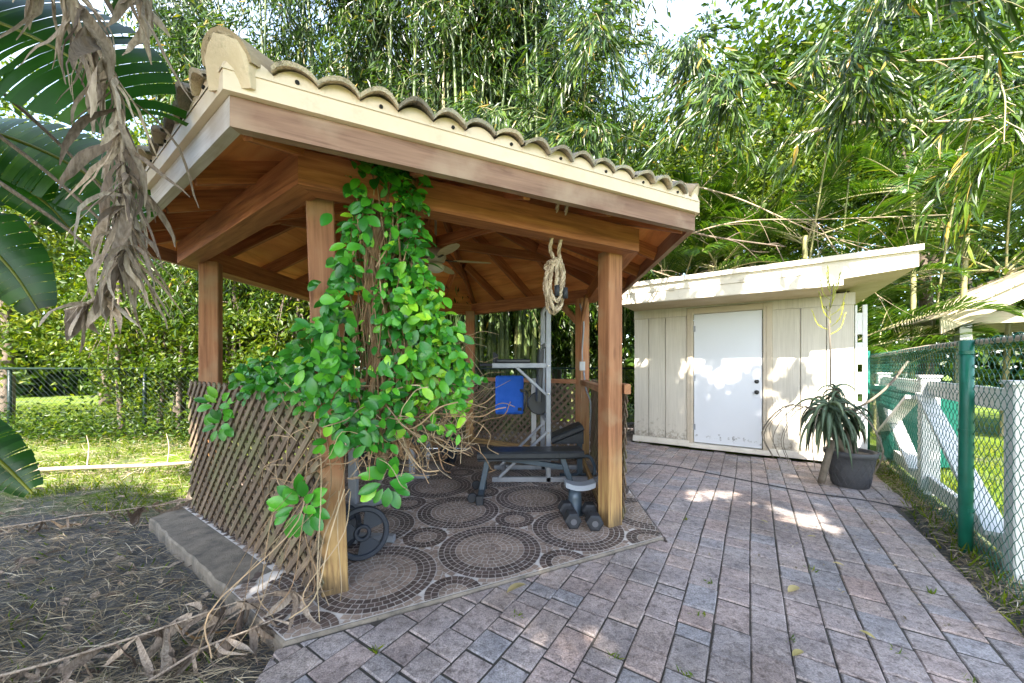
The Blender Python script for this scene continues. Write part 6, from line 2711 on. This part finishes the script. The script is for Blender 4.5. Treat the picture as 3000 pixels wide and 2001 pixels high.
hs = thing('house', 'white neighbouring house glimpsed through the trees beyond the lawn', 'house', (-9.5, 20, 0))
b = MB()
b.box((-17, 20, -.1), (-5.5, 26, 3.0), .02)
b.build('wall', paint('pale_house_wall', (.72, .74, .78), (.66, .68, .72), .7, 3), hs)
b = MB()
b.prism([(-17.4, 19.6, 3.0), (-5.1, 19.6, 3.0), (-5.1, 23, 4.6), (-17.4, 23, 4.6)], (0, 0, .1))
b.prism([(-17.4, 23.01, 4.6), (-5.1, 23.01, 4.6), (-5.1, 26.4, 3.0), (-17.4, 26.4, 3.0)], (0, 0, .1))
b.build('roof', M['tile'], hs)
for x in (-14.5, -11, -7.5):
    b = MB()
    b.box((x, 19.96, .9), (x + 1.2, 19.998, 2.1), .004)
    fr = b.build('window', M['white'], hs)
    b = MB()
    b.box((x + .06, 19.945, .96), (x + 1.14, 19.958, 2.04), .003)
    b.build('pane', paint('dark_pane', (.05, .06, .08), (.04, .05, .06), .1), fr)

# ================================================================== GROUND COVER
def scatter_ground(name, n, regions, mat, tmpl, L0, L1, w0, w1, upright, tm, ts, zoff=.0, kind='stuff'):
    P = []
    while len(P) < n:
        f = regions(rng)
        if f is not None:
            P.append((f[0], f[1], ground_h(f[0], f[1]) + zoff + (rng.random() * .012 if upright < .5 else 0)))
    P = np.array(P)
    X = rdir(n)
    X[:, 2] = np.abs(X[:, 2]) * .3 + upright
    Z = rdir(n)
    if upright < .5:
        X[:, 0] *= 2.2
        X[:, 2] *= rng.uniform(-.2, 1, n)
        Z[:, 2] += 1.5
    m = MB()
    m.scatter(tmpl, P, X, Z, rng.uniform(L0, L1, n), rng.uniform(w0, w1, n), np.clip(rng.normal(tm, ts, n), 0, 1))
    return struct(m.build(name, mat), kind)


def in_slab(x, y, m=0.0):
    return max((x - p[0]) * n_[0] + (y - p[1]) * n_[1] for p, n_ in HEXE) < m


def reg_lawn(g_):
    r = g_.random() ** .85
    y = 3.3 + 9.7 * r
    x = g_.uniform(-1.45, -.30) * y - 0.0
    if in_slab(x, y, .05) or y < 3.7 + .5 * math.sin(x * 2.1) + .4 * math.sin(x * 5.3):
        return None
    if math.sin(x * 1.9 + y) * math.sin(y * 2.3 - x) < -.45 and y < 7:
        return None
    return x, y


scatter_ground('grass', 36000, reg_lawn, L_grass, T_BLADE, .05, .13, .006, .013, 1.0, .55, .22)


def reg_right(g_):
    t_ = g_.uniform(-1.2, 6)
    o = .26 + 4.5 * g_.random() ** 1.6
    p = FP + FD * t_ + FN * o
    return p.x, p.y


scatter_ground('lawn_grass', 16000, reg_right, L_grass, T_BLADE, .04, .10, .006, .012, 1.0, .6, .2)


def reg_strip(g_):
    t_ = g_.uniform(-1.2, 3.6)
    p = FP + FD * t_ + FN * g_.normal(-.02, .09)
    return p.x, p.y


scatter_ground('strip_litter', 2600, reg_strip, L_straw, T_STRIP, .04, .16, .002, .006, .0, .4, .25, .015)
scatter_ground('strip_weeds', 900, reg_strip, L_grass, T_BLADE, .04, .13, .006, .014, .9, .45, .2)


def reg_dirt(g_):
    y = 1.1 + 3.9 * g_.random() ** 1.3
    x = g_.uniform(-1.5, -.55) * y - .1
    if in_slab(x, y, .02) or x > -1.16:
        return None
    return x, y


scatter_ground('straw_litter', 9000, reg_dirt, L_straw, T_STRIP, .05, .22, .0014, .0044, .02, .42, .3, .012)
scatter_ground('leaf_litter', 260, reg_dirt, L_dead, T_OVAL, .04, .12, .012, .04, .05, .35, .25, .012)
scatter_ground('sprouts', 500, reg_dirt, L_grass, T_BLADE, .03, .08, .006, .014, .9, .35, .15)


def reg_back(g_):
    y = g_.uniform(4.6, 7.4)
    x = g_.uniform(-1.4, -.5) * y
    if in_slab(x, y, .05):
        return None
    return x, y


scatter_ground('yard_litter', 3000, reg_back, L_straw, T_STRIP, .08, .3, .003, .008, .03, .5, .25, .02)


def reg_rear(g_):
    x, y = g_.uniform(-3.2, 1.4), g_.uniform(6.1, 7.8)
    return None if in_slab(x, y, .03) else (x, y)


scatter_ground('rear_litter', 3500, reg_rear, L_straw, T_STRIP, .08, .25, .006, .016, .03, .75, .2, .02)


# undergrowth along the left fence
def reg_under(g_):
    x = g_.uniform(-11, -2.8)
    return x, 6.9 + g_.normal(0, .35)


n = 7000
P = np.array([(*reg_under(rng), 0) for _ in range(n)])
P[:, 2] = -.05 + rng.beta(1.2, 2.6, n) * .75
X, Z, L, Wd = hang_leaves(P, .05, .11, .025, .05, .3, 1)
m = MB()
m.scatter(T_DIAM, P, X, Z, L, Wd, np.clip(rng.normal(.4, .22, n), 0, 1))
struct(m.build('undergrowth', L_tree), 'stuff')

# shrubs closing the gaps behind the back of the yard and along the right lawn
shr = []
for k, (x, y, h, lab) in enumerate(((1.9, 9.9, 2.6, 'dark shrub filling the gap left of the shed'), (2.6, 9.0, 1.5, 'leafy shrub right behind the left corner of the shed'), (-2.6, 8.6, 1.6, 'shrub at the foot of the bamboo behind the left posts'),
                                    (8.0, 8.8, 2.6, 'dense shrub under the palms right of the shed'), (10.6, 5.2, 1.8, 'bright shrub on the lawn beyond the white fence'), (7.4, 3.9, 1.0, 'low yellow-green shrub seen through the white fence braces'), (-6.2, 8.3, 1.3, 'shrub beyond the left fence at the edge of the bamboo'))):
    leafy_tree(lab, (x, y, -.06), h * .7, (x, y, h * .55), (1.0, .8, h * .5), 3200, .11, 400 + k, 'shrubs around the yard', .04, (0, 0), .35 if k != 5 else .85, name='shrub', shell=.1, nl=7)

# bits of dead leaf and twig blown over the paving, thickest by the shed and the fence
def reg_pave(g_):
    if g_.random() < .5:
        t_, o_ = g_.uniform(-.1, 2.8), abs(g_.normal(.05, .35))
        p = SM @ Vector((t_, -.1 - o_, 0))
    else:
        t_ = g_.uniform(-1.3, 3.2)
        p = FP + FD * t_ - FN * (.25 + abs(g_.normal(0, .7)))
    if in_slab(p.x, p.y, .02):
        return None
    return p.x, p.y


P = []
while len(P) < 620:
    q = reg_pave(rng)
    if q is not None:
        P.append((q[0], q[1], .006))
P = np.array(P)
n = len(P)
X = rdir(n)
X[:, 2] *= .1
Z = rdir(n) * .4
Z[:, 2] += 1.5
m = MB()
m.scatter(T_DIAM, P, X, Z, rng.uniform(.010, .05, n), rng.uniform(.004, .014, n), np.clip(rng.normal(.35, .3, n), 0, 1))
struct(m.build('leaf_debris', L_straw), 'stuff')

# weeds in the paving joints
wp = [(1.92, 2.32), (1.0, 1.9), (1.32, 1.72), (1.75, 1.66), (.02, 1.9), (-.62, 1.66), (.74, 1.55), (1.48, 3.1), (1.2, 2.2), (2.42, 2.1), (1.9, 1.5), (.45, 1.62)]
P = []
for x, y in wp:
    for k in range(9):
        P.append((x + rnd.gauss(0, .012), y + rnd.gauss(0, .012), -.01))
P = np.array(P)
n = len(P)
X = rdir(n)
X[:, 2] = np.abs(X[:, 2]) + .25
m = MB()
m.scatter(T_LANCE, P, X, rdir(n) + np.array([0, 0, 1]), rng.uniform(.02, .055, n), rng.uniform(.006, .012, n), rng.uniform(.3, .8, n))
struct(m.build('weeds', L_grass), 'stuff')


# ================================================================== UNSEEN SHADE TREES BEHIND THE VIEWER, CROWNS SHAPED TO SHADE THE YARD
SH_L = leafmat('shade_leaf', [(0, (.04, .09, .012)), (1, (.13, .22, .03))], .4, .5)


def shade_tree(label, base, H, gx, gy, zr, n, seed, skip):
    g_ = np.random.default_rng(seed)
    o = thing('shade_tree', label, 'tree', base, 0, 'shade trees over the yard')
    b = MB()
    b.tube(curve([base, (base[0] + .1, base[1] + .2, H * .5), (base[0] + .3, base[1] + .8, H)], 14), [.2 - .008 * i for i in range(14)], 10)
    b.build('trunk', B_bark, o, True)
    x = g_.uniform(*gx, n)
    y = g_.uniform(*gy, n)
    ok = ~skip(x, y)
    x, y = x[ok], y[ok]
    z = g_.uniform(*zr, len(x))
    pos = np.stack([x + TO_SUN.x / TO_SUN.z * z, y + TO_SUN.y / TO_SUN.z * z, z], 1)  # leaves set along the sun's rays so the crown shades chosen ground
    # leave out what would hang into the view
    hid = pos[:, 2] < 1.3 + np.maximum(.05, pos[:, 1]) * 1.06 + .25
    keep = holes(pos) & ~hid
    pos = pos[keep]
    n = len(pos)
    Z = rdir(n)
    Z[:, 2] += 1.2
    m = MB()
    m.scatter(T_DIAM, pos, rdir(n), Z, g_.uniform(.16, .30, n), g_.uniform(.09, .15, n), g_.random(n))
    m.build('crown', SH_L, o)


shade_tree('unseen shade tree behind the viewer to the left, crown shaped to shade the yard', (-4.5, -4.5, 0), 5.2, (-7.5, -.6), (.2, 5.6), (5.0, 7.0), 20000, 901, lambda x, y: (y > 3.3) & (x < -2.9) & ((np.sin(y * 4.2 + x * .9) + .6 * np.sin(x * 2.3 - y * 1.1) > -.35) | (y > 4.7)))
shade_tree('unseen shade tree behind the viewer to the right, crown shaped to shade the yard', (3.0, -5.0, 0), 5.2, (-.8, 4.6), (.2, 7.4), (5.2, 7.4), 26000, 902, lambda x, y: x > 9)
